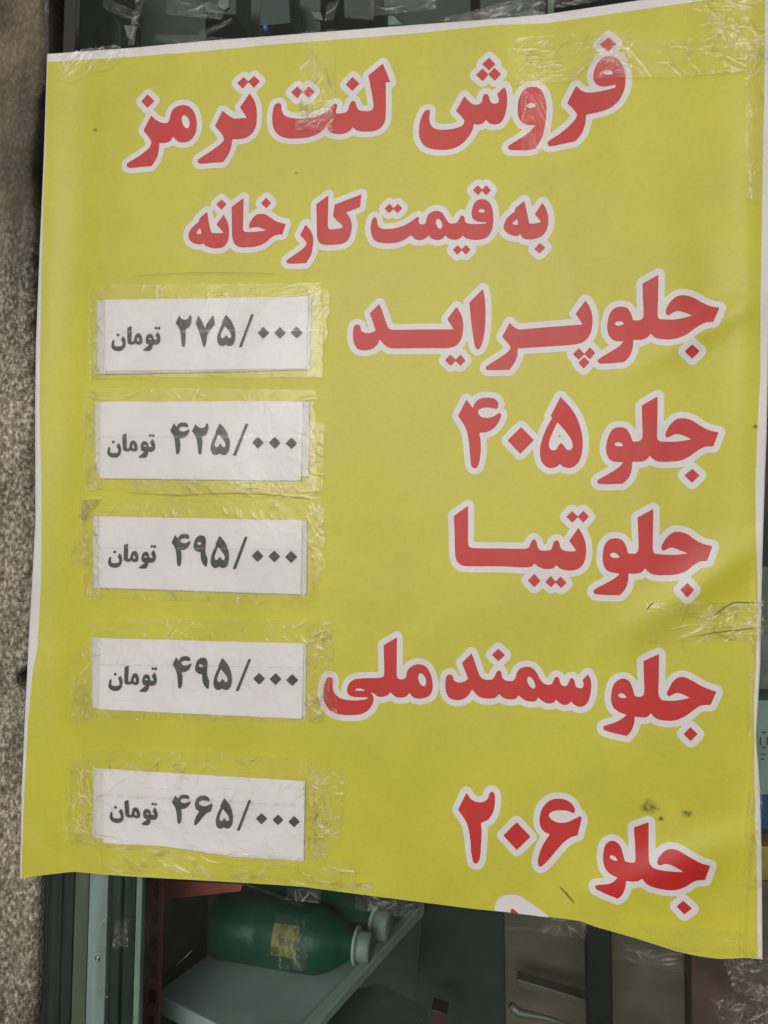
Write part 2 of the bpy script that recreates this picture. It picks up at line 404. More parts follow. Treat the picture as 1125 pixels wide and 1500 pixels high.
WORDS['price_word'] = (600, 240, K1, [
 "435,182! 470,149! 500,183! 470,217!", "495,183! 527,149! 558,183! 525,217!",
 "298,592! 330,560! 362,592! 328,625!", "355,592! 388,558! 418,590! 386,624!",
 "-170,309! -138,277! -108,309! -141,340!", "-112,309! -80,277! -51,307! -83,340!",
 "-243,369 -260,397 -266,447 -258,492 -238,527 -188,544 -108,544 -48,527 12,490! 37,517 72,524 105,515 130,492! 150,512 190,524 225,515 247,490! 265,510 305,522 340,515 366,492! 385,510 430,521 480,521 530,505 560,465 573,410 573,350 565,300 545,265 515,247 480,247 450,265 432,305 426,350 438,380 470,397 528,402! 528,412! 480,415 400,412 380,395 378,372 365,357 352,360 342,380 325,405 290,412 268,405 240,365 225,340 200,327 170,327 135,345 118,375 112,405 98,418 68,415! 60,395 67,375 55,367 35,380 0,405 -50,430 -120,448 -190,447 -215,430 -222,400 -228,375"],
 ["198,378 220,398 225,430 212,450 195,440 181,410 183,387", "470,330! 478,316 495,310 512,318 520,335! 490,337"])
WORDS['to_word'] = (600, 240, K1, [
 "787,257! 800,310 812,365 820,412! 855,413 905,402! 860,347! 913,270! 940,320 951,375 948,430 925,480 880,510 820,520 780,510 757,478! 745,495 710,493 670,475 648,447 650,415 675,370 722,330! 728,305!",
 "857,587! 893,545! 932,577! 893,617!"], ["740,378! 705,408 710,417 745,422!"])
WORDS['front_word_first'] = (850, 380, K1, [
 "535,107! 533,250 530,380 535,405 552,413 660,412 768,388! 730,370 670,355 635,365 605,385 588,372 590,340 620,290 665,255 715,248 770,262 840,300 900,325 953,333! 913,430! 860,435 800,465 720,520 640,547 560,548 510,535 482,508! 460,535 420,552 362,553! 358,610 335,670 298,706! 140,716 120,703 125,688 200,640 270,595 298,563! 240,560 205,535 186,490 188,430 205,370 240,335 280,326 320,335 345,370 362,420! 410,418 432,395 430,280 427,168!",
 "716,633! 768,585! 818,632! 768,682!"], ["237,440 250,428 285,427 300,445! 265,458 240,450"])
WORDS['car_word_first_half'] = (690, 390, K1, [
 "265,390! 295,420 330,437! 550,418 768,402! 718,328! 785,238! 815,285 832,345 830,420 810,480 770,520 710,538 520,552 320,565! 318,610 300,660 265,712! 112,713 102,700 110,685 180,640 240,600 268,572 270,553 215,485!",
 "700,605! 740,563! 778,605! 738,643!", "777,603! 815,558! 852,595! 815,640!", "737,663! 777,624! 813,660! 773,704!"], [])
WORDS['car_word_second_half'] = (505, 390, K1, [
 "238,260! 262,320 285,390 305,430 335,438 500,436 750,435! 705,363! 768,282! 795,325 812,380 812,440 800,500 770,540 720,560 600,562 450,563 320,563 280,545 240,502! 225,535 190,567 135,578 90,567 63,525 58,470 65,415 85,402 105,410 115,445 150,460 190,455 213,440! 173,325!",
 "688,647! 725,608! 765,647! 728,685!", "757,647! 795,608! 829,648! 795,685!",
 "950,157! 962,230 966,320 962,430 948,510 932,555 913,572 897,555 885,500 870,390 857,250!"], [])
WORDS['front_word_second'] = (855, 560, K1, [
 "506,98! 505,250 502,375 508,395 528,407 640,408 742,392! 690,368 640,355 605,365 575,380 561,368 568,335 600,285 640,253 685,248 740,262 800,300 860,330 925,345! 888,440! 830,443 780,470 720,512 660,538 580,545 510,543 475,525 452,502! 430,530 395,544 332,545! 328,600 305,660 265,697! 110,698 94,688 97,672 170,630 240,585 275,548! 210,545 175,525 155,480 157,420 175,360 205,320 250,309 290,320 315,355 335,408! 380,405 402,380 402,280 399,160!",
 "692,640! 745,594! 794,640! 743,690!"], ["210,432! 215,418 240,411 262,420 272,438! 240,441"])
FOUR = "133,120! 178,180! 190,145 225,115 275,107 325,115 350,145 350,165 340,182 300,175 250,175 218,190 212,210 235,238 280,245 320,235 345,218 362,212 371,225 355,270 320,315 270,342 219,346! 229,400 230,470 222,540 205,585 187,590 168,575 158,500 148,400 130,320 76,231!"
FIVE = "778,102! 850,180 900,270 928,380 925,480 900,550 850,587 800,580 773,560! 745,582 700,588 655,555 637,490 645,420 680,320 722,245! 711,232!"
FIVE_H = "757,272! 815,340 855,400 862,440 848,465 820,462 800,435 783,420 768,430 755,455 735,468 708,460 698,435 705,390 730,330"
WORDS['number_of_second_line'] = (655, 560, K1, [FOUR, "508,308! 595,398! 502,490! 415,400!", FIVE], [FIVE_H])
WORDS['front_word_third'] = (850, 725, K1, [
 "500,97! 498,250 497,370 503,395 520,405 640,412 740,402! 680,378 630,362 600,368 573,382 556,370 562,340 600,285 640,257 680,254 730,268 790,310 840,335 905,353! 870,452! 820,457 780,480 720,525 660,545 600,550 510,548 470,530 444,503! 420,530 385,540 330,540! 325,600 305,650 270,688! 190,687 105,680 90,665 100,648 180,605 240,570 272,540! 220,532 180,515 157,470 155,410 165,350 195,310 240,298 285,310 312,350 328,402! 375,403 398,380 398,280 393,155!",
 "686,652! 735,604! 780,652! 733,703!"], ["203,410 215,398 240,398 262,415 272,430! 235,433 210,425"])
WORDS['car_word_third'] = (650, 725, K1, [
 "166,76! 167,200 167,330 175,355 200,365 400,368 560,370 585,360 600,325 620,305 635,320 648,365 665,380 715,382 740,372 755,325 770,313 788,318 800,360 820,380 870,388 912,385! 862,315! 925,225! 960,290 976,360 970,440 945,490 900,515 840,517 800,505 772,480! 750,503 700,508 655,495 622,470! 600,492 550,497 400,490 150,488 110,475 85,440 78,380 75,250 70,145!",
 "842,150! 880,110! 922,150! 882,190!", "918,150! 958,110! 996,150! 957,190!", "578,587! 622,541! 664,590! 622,633!",
 "697,597! 735,556! 770,598! 737,634!", "766,598! 803,560! 842,603! 805,640!"], [])
WORDS['front_word_fourth'] = (850, 930, K1, [
 "539,131! 538,270 535,400 545,430 565,448 660,450 755,432! 710,410 665,397 630,410 608,420 594,405 605,375 640,315 680,290 715,290 770,315 830,350 880,372 933,390! 893,480! 830,483 790,505 730,550 660,583 600,588 540,580 505,560 484,535! 460,560 420,565 372,558! 370,600 350,655 320,692! 240,675 165,652 157,635 165,625 240,600 290,572 320,548! 270,530 230,500 213,455 215,395 230,340 265,307 300,300 335,318 355,360 374,420! 415,425 437,405 437,300 434,180!",
 "709,680! 755,632! 804,680! 757,727!"], ["260,410 275,398 300,405 320,433! 280,432 262,422"])
WORDS['car_word_fourth'] = (640, 900, K1, [
 "238,266! 265,340 285,400 305,435 335,448 375,447 395,430 408,400 425,384 440,395 450,435 475,453 520,455 540,435 550,400 575,370 610,360 650,365 685,400 705,440 740,478 785,480 800,455 812,432 825,428 838,440 848,475 865,490 890,490 908,460 918,440 932,438 945,460 955,495 985,507 1003,500 1007,475 1000,450! 1037,410! 1055,450 1058,500 1050,560 1025,615 985,633 945,620 922,595! 900,615 870,620 840,605 817,583! 800,605 760,610 720,590 695,568! 680,592 640,597 595,582 560,553! 540,577 500,582 455,570 428,545! 400,570 340,577 285,560 242,513! 215,555 180,580 135,587 85,570 62,520 60,460 70,420 90,412 105,420 120,455 150,467 190,460 215,440! 173,332!",
 "378,278! 422,235! 467,278! 424,320!"], ["632,425 655,440 675,480 672,508 645,500 622,465 621,435"])
WORDS['national_word'] = (465, 900, K1, [
 "546,157! 545,300 545,420 555,440 590,445 608,430 620,385 650,355 690,342 740,355 770,395 788,450 790,510 770,555 725,575 680,575 650,560 632,535! 612,560 580,570 540,565 500,533! 480,555 440,565 410,560 385,540 340,522 290,507 262,512 258,520 290,525 340,525 370,540 385,570 380,610 350,655 300,683 220,690 140,682 85,655 50,600 42,545 50,480 68,437 90,427 105,440 105,480 110,525 135,560 180,582 250,590 330,583 348,575 340,568 280,568 230,558 207,535 208,500 225,465 260,445 330,437 430,435 455,425 460,380 455,212!"],
 ["712,402 740,430 747,470 735,492 708,480 692,440 697,412"])
TWO = "133,145! 160,185 200,208 250,208 280,185 292,150 310,138 325,155 328,200 318,270 285,325 231,353! 236,420 232,500 225,590 210,625 195,630 180,620 168,550 158,450 140,365 120,325 76,262!"
SIX = "870,285 830,270 780,265 730,270 700,290 700,310 725,335 775,352 830,345 880,322 915,307 920,330 895,435! 850,450 800,485 750,540 700,600 660,640 635,652 623,620 635,560 660,500 705,430! 665,410 640,370 635,320 650,260 690,210 740,188 800,190 850,215 875,255 875,275"
WORDS['number_of_last_line'] = (655, 1130, K1, [TWO, "478,347! 572,447! 478,537! 386,438!", SIX], [])
WORDS['front_word_fifth'] = (850, 1180, K1, [
 "468,113! 468,250 470,375 480,405 510,430 580,447 712,457! 670,430 620,405 580,398 545,408 528,392 540,355 580,310 620,297 660,303 720,335 780,370 830,395 890,412! 855,510! 800,512 770,525 710,560 650,578 590,577 500,558 455,535 423,498! 400,515 365,520 312,514! 310,550 290,605 258,637! 190,610 108,570 102,555 108,545 190,537 230,520 258,492! 210,470 175,435 158,380 160,310 175,265 205,243 240,245 275,280 305,380! 345,390 375,385 377,300 368,148!",
 "660,690! 707,651! 765,705! 713,744!"], ["202,345 215,338 240,350 260,380! 230,375 205,360"])

# ------------------------------------------------------------------ outline of the banner (photo pixels)
TOP = [(69, 79), (120, 75.5), (200, 69.5), (300, 60), (400, 52.6), (600, 37), (725, 27.7), (800, 21), (938, 0), (1040, -13), (1133, -25)]
LEFT = [(69, 79), (67, 142), (64, 231), (57, 390), (52.5, 507), (51.3, 600), (51.8, 763), (46.7, 857), (43, 920), (40, 980), (36, 1060), (32, 1153), (29, 1287)]
RIGHT = [(1133, -25), (1131, 200), (1128, 400), (1123, 640), (1120.5, 700), (1118, 780), (1115, 887), (1114, 972), (1111, 1025), (1107, 1079), (1112, 1130), (1115, 1220), (1116, 1290), (1117, 1406)]
BOT = [(29, 1287), (65, 1282), (107, 1277), (150, 1281), (200, 1284.5), (300, 1290), (400, 1296), (442, 1299), (549, 1313), (690, 1331), (780, 1340), (849, 1349), (870, 1357), (930, 1374), (992, 1394), (1025, 1401), (1055, 1405), (1093, 1403), (1117, 1406)]
Y_TOP = [(70, 91), (200, 83), (300, 75), (400, 65.5), (600, 50), (725, 37), (800, 34.5), (930, 15.5), (995, 6), (1060, -3), (1121, -12)]
Y_LEFT = [(70, 91), (66.5, 231), (65, 250), (61, 390), (59, 507), (58, 600), (60.5, 700), (61, 763), (60, 857), (55, 950), (48, 985), (41, 1060), (36, 1153), (31.5, 1290)]
Y_RIGHT = [(1121, -12), (1119, 150), (1117, 250), (1113.5, 460), (1114, 550), (1110, 610), (1106.5, 700), (1107, 780), (1110, 865), (1109, 918), (1106, 993), (1104, 1025), (1105, 1078), (1105, 1130), (1106, 1183), (1109, 1290), (1109.5, 1412)]
def curve(pts, n):
    P = np.array(pts, float); L = np.r_[0, np.cumsum(np.hypot(*np.diff(P, axis=0).T))]; t = np.linspace(0, L[-1], n)
    return np.stack([np.interp(t, L, P[:, 0]), np.interp(t, L, P[:, 1])], -1)
def smooth_pts(c, it=3):
    c = c.copy()
    for _ in range(it): c[1:-1] = (c[:-2] + 2 * c[1:-1] + c[2:]) / 4
    return c
def coons(top, right, bot, left, nu, nv):
    T, B = smooth_pts(curve(top, nu), 8), smooth_pts(curve(bot, nu), 3)
    L, R = smooth_pts(curve(left, nv), 8), smooth_pts(curve(right, nv), 8)
    u = np.linspace(0, 1, nu)[None, :, None]; v = np.linspace(0, 1, nv)[:, None, None]
    return ((1 - v) * T[None] + v * B[None] + (1 - u) * L[:, None] + u * R[:, None]
            - ((1 - u) * (1 - v) * T[0] + u * (1 - v) * T[-1] + (1 - u) * v * B[0] + u * v * B[-1]))
banner = empty('banner')
tag(banner, 'large yellow vinyl price banner with red white-edged Persian lettering taped over the window', 'banner')
def sheet_mesh(name, C, off, mat, parent, back=False):
    nv, nu = C.shape[:2]; X, Z = on(C[..., 0], C[..., 1])
    Y = -(relief(X, Z) + off)
    V = np.stack([X, Y, Z], -1).reshape(-1, 3)
    return mesh_obj(name, V, grid_faces(nu, nv, True), mat, parent)
sh = sheet_mesh('vinyl_sheet', coons(TOP, RIGHT, BOT, LEFT, 380, 460), 0, m_white, banner)
md = sh.modifiers.new('thickness', 'SOLIDIFY'); md.thickness = .0005; md.offset = -1
BOT_Y = [(31.5, 1290)] + [(x, y - .6) for x, y in BOT[1:-1]] + [(1109.5, 1404.5)]
Y_LEFT[-1] = (31.5, 1286); BOT_Y[0] = (31.5, 1286); Y_RIGHT[-1] = (1109.5, 1404.5)
pf = sheet_mesh('yellow_print', coons(Y_TOP, Y_RIGHT, BOT_Y, Y_LEFT, 380, 460), .0003, m_yellow, banner)

def to_xz(P, off=0): 
    x, z = on(P[:, 0], P[:, 1], off); return np.stack([x, z], -1)
def surf_mesh(name, V2, faces, off, mat, parent, h=None):
    X, Z = V2[:, 0], V2[:, 1]; Y = -(relief(X, Z) + off + (h(X, Z) if h else 0))
    return mesh_obj(name, np.stack([X, Y, Z], -1), [tuple(f) for f in faces], mat, parent)
H = .00105; EDGE = .0056; DONE = []
for nm, (ox, oy, k, sol, hol) in WORDS.items():
    S = [to_xz(parse(s, ox, oy, k)) for s in sol]; Hh = [to_xz(parse(s, ox, oy, k)) for s in hol]
    A = np.concatenate(S); lo = A.min(0) - EDGE - .003; hi = A.max(0) + EDGE + .003
    xs = np.arange(lo[0], hi[0], H); zs = np.arange(lo[1], hi[1], H); X, Z = np.meshgrid(xs, zs)
    F = sdf(S, Hh, X, Z)
    # the letters: cells finer than the outline's, so that tips stay crisp
    xs2 = np.arange(lo[0], hi[0], H * .8); zs2 = np.arange(lo[1], hi[1], H * .8); X2, Z2 = np.meshgrid(xs2, zs2)
    F2 = sdf(S, Hh, X2, Z2)
    V, f = iso_mesh(F2 - .0001, xs2, zs2); wd = surf_mesh('printed_' + ('number' if 'number' in nm else 'word'), V, f, .0007, m_red, banner)
    V, f = iso_mesh(F - EDGE, xs, zs); surf_mesh('white_outline', V, f, .00040 + .00004 * (len(DONE) % 5), m_white, wd); DONE.append(nm)

# part of a further line of lettering cut off by the bottom edge of the sheet
cut = parse("160,297! 166,260 175,235 205,203 260,190 330,195 380,225 450,275 500,312 552,350! 552,347! 300,315!", 690, 1270, K1)
S = [to_xz(cut)]; A = S[0]; xs = np.arange(A[:, 0].min() - .003, A[:, 0].max() + .003, H); zs = np.arange(A[:, 1].min() - .003, A[:, 1].max() + .003, H)
X, Z = np.meshgrid(xs, zs); V, f = iso_mesh(sdf(S, [], X, Z), xs, zs); wb = surf_mesh('cut_off_outline', V, f, .0005, m_white, banner)
S = [to_xz(parse("271,310! 274,290 286,284 300,293 330,322!", 690, 1270, K1))]; A = S[0]
xs = np.arange(A[:, 0].min() - .003, A[:, 0].max() + .003, H * .6); zs = np.arange(A[:, 1].min() - .003, A[:, 1].max() + .003, H * .6)
X, Z = np.meshgrid(xs, zs); V, f = iso_mesh(sdf(S, [], X, Z), xs, zs); surf_mesh('cut_off_letter', V, f, .0007, m_red, wb)

# ------------------------------------------------------------------ price cards
def bil(q, u, v):
    tl, tr, br, bl = [np.array(p, float) for p in q]
    u = u[..., None]; v = v[..., None]
    return (1 - v) * ((1 - u) * tl + u * tr) + v * ((1 - u) * bl + u * br)
def card_mesh(name, q, off, mat, parent, seed, wob=.6, wave=0.0, thick=.0003):
    nu, nv = 200, 80; u, v = np.meshgrid(np.linspace(0, 1, nu), np.linspace(0, 1, nv))
    C = bil(q, u, v)
    C[..., 1] += wob * fbm(u * 9, v * 3, seed, 3) * 1.0
    C[..., 0] += wob * fbm(u * 3, v * 7, seed + 5, 3) * 1.0
    if wave: C[..., 1] += v * wave * np.sin(np.clip(u * 1.25 - .1, 0, 1) * 2 * math.pi)
    X, Z = on(C[..., 0], C[..., 1]); hgt = .00035 * (fbm(u * 7, v * 4, seed + 9, 4)) + .00035
    V = np.stack([X, -(relief(X, Z) + off + np.clip(hgt, 0, .0006)), Z], -1).reshape(-1, 3)
    o = mesh_obj(name, V, grid_faces(nu, nv, True), mat, parent)
    if thick: m = o.modifiers.new('thickness', 'SOLIDIFY'); m.thickness = thick; m.offset = -1
    return o
K2 = 7.03125
SEVEN = "990,85! 1025,140 1050,195 1062,225! 1080,170 1145,83! 1162,174! 1115,239 1085,289 1070,370 1058,405 1048,412 1038,400 1020,330 1000,260 975,200 962,163!"
NINE = "1045,170 1080,175 1100,200 1103,250 1098,320 1103,365 1120,410 1113,497! 1090,485 1065,450 1050,400 1050,345! 1010,335 980,305 978,265 990,220 1015,185"
NINE_H = "1012,258! 1025,240 1045,240 1060,262! 1035,268"
TOMAN = ["112,340 97,385 97,415 115,440 150,453 190,452 220,435 238,405 243,360 235,325 218,297! 193,335! 205,350 212,385 200,400 165,405 135,400 125,385 128,355 125,342",
 "145,290! 163,268! 182,288! 163,308!",
 "303,195! 304,290 303,345 312,355 325,350 335,310 350,280 380,270 403,290 415,330 412,370 385,387 360,385 345,372! 325,385 285,385 265,370 260,330 260,215!",
 "537,217! 555,199! 574,217! 555,236!", "567,217! 586,199! 605,217! 586,236!",
 "575,250! 595,290 602,330 590,370 560,387 523,388! 518,420 495,452! 430,450 423,440 460,410 487,386! 460,380 448,350 455,305 475,280 500,275 525,295 533,335! 570,335! 548,292!"]
TOMAN_H = ["368,312 381,330 382,350 370,357 360,335", "475,332! 485,319 500,319 516,334!"]
TREF = np.array([(163, 288), (303, 195), (586, 217)], float)
def fit_affine(dst):     # crop units -> crop units
    A = np.c_[TREF, np.ones(3)]; return np.linalg.solve(A, np.array(dst, float))
def dense(s): return parse(s, 0, 0, 1)
def boxed(s, ref, bb):
    """contour s of glyph ref moved so that ref fills bb=(x0,y0,x1,y1)"""
    R = dense(ref); r0, r1 = R.min(0), R.max(0); P = dense(s)
    b0 = np.array(bb[:2]); b1 = np.array(bb[2:]); return b0 + (P - r0) / (r1 - r0) * (b1 - b0)
def dia(x, y, r): return np.array([(x - r, y), (x, y - r), (x + r, y), (x, y + r)], float)
def ofs(s, dx, dy): return dense(s) + np.array([dx, dy])
DX = 1054.7
CARDS = [
 dict(q=[(154.5, 440), (452.5, 435), (450.5, 541), (154.8, 545)], old=[(142.5, 441.5), (457, 434), (455, 542.5), (142, 549)], o=(150, 450),
      t=[(163, 288), (303, 195), (586, 217)],
      g=[([boxed(TWO, TWO, (757, 82, 922, 412))], []), ([dense(SEVEN)], []), ([boxed(FIVE, FIVE, (1183, 77, 1373, 403))], [boxed(FIVE_H, FIVE, (1183, 77, 1373, 403))]),
         ([np.array([(1534, 75), (1563, 75), (1438, 413), (1407, 413)], float)], []), ([dia(605 + DX, 266, 62)], []), ([dia(777 + DX, 266, 62)], []), ([dia(948 + DX, 263, 63)], [])]),
 dict(q=[(147, 589), (445.6, 587.8), (442, 705), (147, 701.5)], old=[(140, 589), (454.4, 587.6), (452.7, 699), (141, 695.7)], o=(145, 600),
      t=[(151, 333), (285, 243), (563, 268)],
      g=[([boxed(FOUR, FOUR, (736, 133, 935, 462))], []), ([boxed(TWO, TWO, (960, 142, 1130, 464))], []), ([boxed(FIVE, FIVE, (1152, 142, 1351, 470))], [boxed(FIVE_H, FIVE, (1152, 142, 1351, 470))]),
         ([np.array([(1510, 147), (1543, 147), (1413, 477), (1380, 477)], float)], []), ([dia(585 + DX, 342, 62)], []), ([dia(758 + DX, 343, 62)], []), ([dia(930 + DX, 347, 62)], [])]),
 dict(q=[(146.5, 756.5), (444, 762), (442, 871), (146, 861)], old=[(137, 756), (451, 762), (450, 872), (137.6, 862)], o=(145, 760),
      t=[(165, 340), (303, 253), (577, 285)],
      g=[([boxed(FOUR, FOUR, (750, 155, 948, 490))], []), ([dense(NINE)], [dense(NINE_H)]), ([boxed(FIVE, FIVE, (1152, 173, 1343, 508))], [boxed(FIVE_H, FIVE, (1152, 173, 1343, 508))]),
         ([np.array([(1505, 183), (1535, 185), (1412, 518), (1378, 518)], float)], []), ([dia(580 + DX, 383, 62)], []), ([dia(753 + DX, 387, 62)], []), ([dia(926 + DX, 392, 64)], [])]),
 dict(q=[(147.7, 934.5), (446, 942), (443.5, 1053), (146, 1039)], old=[(135, 933.5), (450, 943), (448, 1050.5), (136, 1038)], o=(145, 935),
      t=[(170, 368), (310, 277), (587, 312)], crumple=.3,
      g=[([boxed(FOUR, FOUR, (760, 183, 957, 517))], []), ([boxed(NINE, NINE, (992, 197, 1138, 522))], [boxed(NINE_H, NINE, (992, 197, 1138, 522))]), ([boxed(FIVE, FIVE, (1180, 200, 1372, 533))], [boxed(FIVE_H, FIVE, (1180, 200, 1372, 533))]),
         ([np.array([(1541, 211), (1571, 213), (1441, 543), (1408, 543)], float)], []), ([dia(1652, 415, 62)], []), ([dia(1821, 419, 62)], []), ([dia(1992, 429, 63)], [])]),
 dict(q=[(152, 1125), (448, 1143), (446, 1261), (152.6, 1234)], old=[(137.7, 1124), (420, 1142), (420, 1252), (137, 1227)], o=(145, 1125),
      t=[(173, 403), (305, 325), (586, 370)], wave=-2.5, crumple=.65,
      g=[([boxed(FOUR, FOUR, (752, 272, 948, 573))], []), ([boxed(SIX, SIX, (983, 280, 1172, 590))], []), ([boxed(FIVE, FIVE, (1205, 307, 1383, 624))], [boxed(FIVE_H, FIVE, (1205, 307, 1383, 624))]),
         ([np.array([(1542, 327), (1570, 328), (1453, 642), (1420, 642)], float)], []), ([dia(622 + DX, 519, 60)], []), ([dia(792 + DX, 531, 57)], []), ([dia(957 + DX, 550, 60)], [])]),
]
CARD_LABEL = ['topmost white price card, reading 275/000 in Persian figures', 'second price card from the top, reading 425/000 in Persian figures',
              'third price card from the top, flat, reading 495/000 in Persian figures', 'fourth price card from the top, its lower half creased, reading 495/000',
              'bottom price card, crumpled, reading 465/000 in Persian figures']
OLD_LABEL = ['older paper slip showing around the edges of the topmost price card', 'older paper slip showing at both ends of the 425/000 price card',
             'older paper slip showing at both ends of the third price card', 'older paper slip showing at both ends of the fourth price card',
             'older grey paper slip showing at the left end of the bottom price card']
CARD_OFF = .0016
for n, c in enumerate(CARDS):
    old = card_mesh('paper_slip', c['old'], .0010, m_paper_old, None, 40 + n, .5, c.get('wave', 0), .0002)
    tag(old, OLD_LABEL[n], 'paper slip', 'older paper slips under the price cards')
    root = empty('price_card'); tag(root, CARD_LABEL[n], 'price card', 'white price cards taped to the banner')
    card_mesh('card_paper', c['q'], CARD_OFF, m_paper, root, 20 + n, .35, c.get('wave', 0))
    oxy = np.array(c['o'], float)
    T = fit_affine(c['t'])
    def aff(P): return np.c_[P, np.ones(len(P))] @ T
    glyphs = [([aff(dense(s)) for s in TOMAN], [aff(dense(s)) for s in TOMAN_H], 'currency_word')]
    names = ['digit', 'digit', 'digit', 'slash', 'zero_digit', 'zero_digit', 'zero_digit']
    glyphs += [(g[0], g[1], nm) for g, nm in zip(c['g'], names)]
    for sol, hol, nm in glyphs:
        S = [to_xz(oxy + P / K2, CARD_OFF) for P in sol]; Hh = [to_xz(oxy + P / K2, CARD_OFF) for P in hol]
        A = np.concatenate(S); lo = A.min(0) - .002; hi = A.max(0) + .002; h_ = .00062 if nm == 'currency_word' else .0008
        xs = np.arange(lo[0], hi[0], h_); zs = np.arange(lo[1], hi[1], h_); X, Z = np.meshgrid(xs, zs)
        V, f = iso_mesh(sdf(S, Hh, X, Z), xs, zs); surf_mesh(nm, V, f, CARD_OFF + .0008, m_ink, root)

# ------------------------------------------------------------------ clear adhesive tape
def ridges(S, T, L, Wd, n, ang, spread, ln, seed, width=(.5, 1.1), amp=(.15, .5), focus=None):
    """sum of thin crooked ridges on a strip; S, T in mm. returns height (mm) and crease mask 0..1"""
    r = np.random.default_rng(seed); hgt = np.zeros(S.shape); mk = np.zeros(S.shape)
    for _ in range(n):
        if focus and r.random() < focus[2]:
            s0 = focus[0] * L + r.normal() * focus[3]; t0 = focus[1] * Wd + r.normal() * focus[3]
        else: s0, t0 = r.uniform(0, L), r.uniform(0, Wd)
        a = math.radians(ang) + r.normal() * math.radians(spread); l = r.uniform(*ln); wd = r.uniform(*width) * r.choice([.8, 1.0, 1.0, 2.4]); am = r.uniform(*amp)
        P = [(s0, t0)]; k = max(2, int(l / 5))
        for _ in range(k):
            a += r.normal() * .22; P.append((P[-1][0] + math.cos(a) * l / k, P[-1][1] + math.sin(a) * l / k))
        P = np.array(P); x0, y0 = P.min(0) - 4; x1, y1 = P.max(0) + 4
        sel = (S > x0) & (S < x1) & (T > y0) & (T < y1)
        if not sel.any(): continue
        s, t = S[sel], T[sel]; dd = np.full(s.shape, 1e9); fade = np.zeros(s.shape)
        for i in range(k):
            ex, ey = P[i + 1] - P[i]; l2 = ex * ex + ey * ey + 1e-9
            q = np.clip(((s - P[i, 0]) * ex + (t - P[i, 1]) * ey) / l2, 0, 1)
            d = np.hypot(s - P[i, 0] - q * ex, t - P[i, 1] - q * ey); g = (i + q) / k
            better = d < dd; dd = np.where(better, d, dd); fade = np.where(better, np.sin(np.pi * np.clip(g, 0.02, .98)), fade)
        e = np.exp(-(dd / wd) ** 2) * fade
        hgt[sel] = np.maximum(hgt[sel], e * am); mk[sel] = np.maximum(mk[sel], np.exp(-(dd / (min(wd, 1.3) * .55)) ** 2) * fade * r.uniform(.3, 1))
    return hgt, mk
def tape(q, label, off=.0026, mat=None, seed=1, n=60, ang=90, spread=25, ln=(8, 30), ragged=3.0, amp=(.15, .5), width=(.5, 1.1), group=None,
         focus=None, cat='tape', name='tape_strip', plane=None, lift=0.0, step=.9, side=.6):
    """q: photo quad (tl, tr, br, bl). plane=None lays it on the banner, else on the glass at that depth"""
    q = [np.array(p, float) for p in q]; mm = .65
    L = max(np.hypot(*(q[1] - q[0])), np.hypot(*(q[2] - q[3]))) * mm; Wd = max(np.hypot(*(q[3] - q[0])), np.hypot(*(q[2] - q[1]))) * mm
    nu = max(6, int(L / step)); nv = max(6, int(Wd / step)); u, v = np.meshgrid(np.linspace(0, 1, nu), np.linspace(0, 1, nv))
    horiz = L >= Wd
    C = bil(q, u, v)
    # ends torn on the long axis, long sides nearly straight
    r = np.random.default_rng(seed)
    def jag(t, sd): return fbm(t * 6, t * 0 + sd, sd, 3) * ragged + ragged * .35 * (np.abs((t * 23) % 1 - .5) * 2 - .5)
    def wav(t, sd): return fbm(t * 4, t * 0 + sd, sd + 3, 4) * side * 2
    if horiz:
        C[..., 0] += (1 - u) ** 6 * jag(v, seed) + u ** 6 * jag(v, seed + 1)
        C[..., 1] += (1 - v) ** 3 * wav(u, seed) + v ** 3 * wav(u, seed + 1)
    else:
        C[..., 1] += (1 - v) ** 6 * jag(u, seed) + v ** 6 * jag(u, seed + 1)
        C[..., 0] += (1 - u) ** 3 * wav(v, seed) + u ** 3 * wav(v, seed + 1)
    S, T = u * L, v * Wd
    hgt, mk = ridges(S, T, L, Wd, n, ang, spread, ln, seed, width, amp, focus)
    if plane is None:
        oncard = np.zeros(S.shape)
        for cc in CARDS:
            (ax, ay), (bx, by), (dx_, dy_), (ex_, ey_) = cc['q']
            tt = np.clip((C[..., 0] - ax) / (bx - ax), 0, 1)
            top_, bot_ = ay + (by - ay) * tt, ey_ + (dy_ - ey_) * tt
            oncard = np.maximum(oncard, ((C[..., 0] > ax) & (C[..., 0] < bx) & (C[..., 1] > top_) & (C[..., 1] < bot_)) * (1 - cc.get('crumple', .2)))
        hgt = hgt * (1 - oncard) * 1.25; mk = mk * (1 - oncard)
    h2 = .12 * fbm(S / 9, T / 9, seed + 4, 3) + .12
    Yo = (off * 1000 + h2 + hgt) / 1000
    edge = np.minimum(np.minimum(u, 1 - u) * L, np.minimum(v, 1 - v) * Wd)
    mk = np.maximum(mk, (.35 if plane is None else .0) * np.exp(-(edge / .6) ** 2) * (fbm(S / 6, T / 6, seed + 8, 2) > -.1))
    if lift: Yo = Yo + lift * np.exp(-edge / 2.5) * np.clip(fbm(S / 14, T / 14, seed + 6, 2), 0, 1)
    if plane is None:
        X, Z = on(C[..., 0], C[..., 1], off); Y = -(relief(X, Z) + Yo)
    else:
        P = at(C[..., 0], C[..., 1], plane); X, Z = P[..., 0], P[..., 2]; Y = plane - Yo
    V = np.stack([X, Y, Z], -1).reshape(-1, 3)
    o = mesh_obj(name, V, grid_faces(nu, nv, True), mat or m_tape, None, attr=mk.ravel())
    return tag(o, label, cat, group)
GT = 'clear tape strips over the price cards'
def rect(x0, y0, x1, y1, dy=0, dx=0): return [(x0, y0), (x1, y0 + dy), (x1 + dx, y1 + dy), (x0 + dx, y1)]
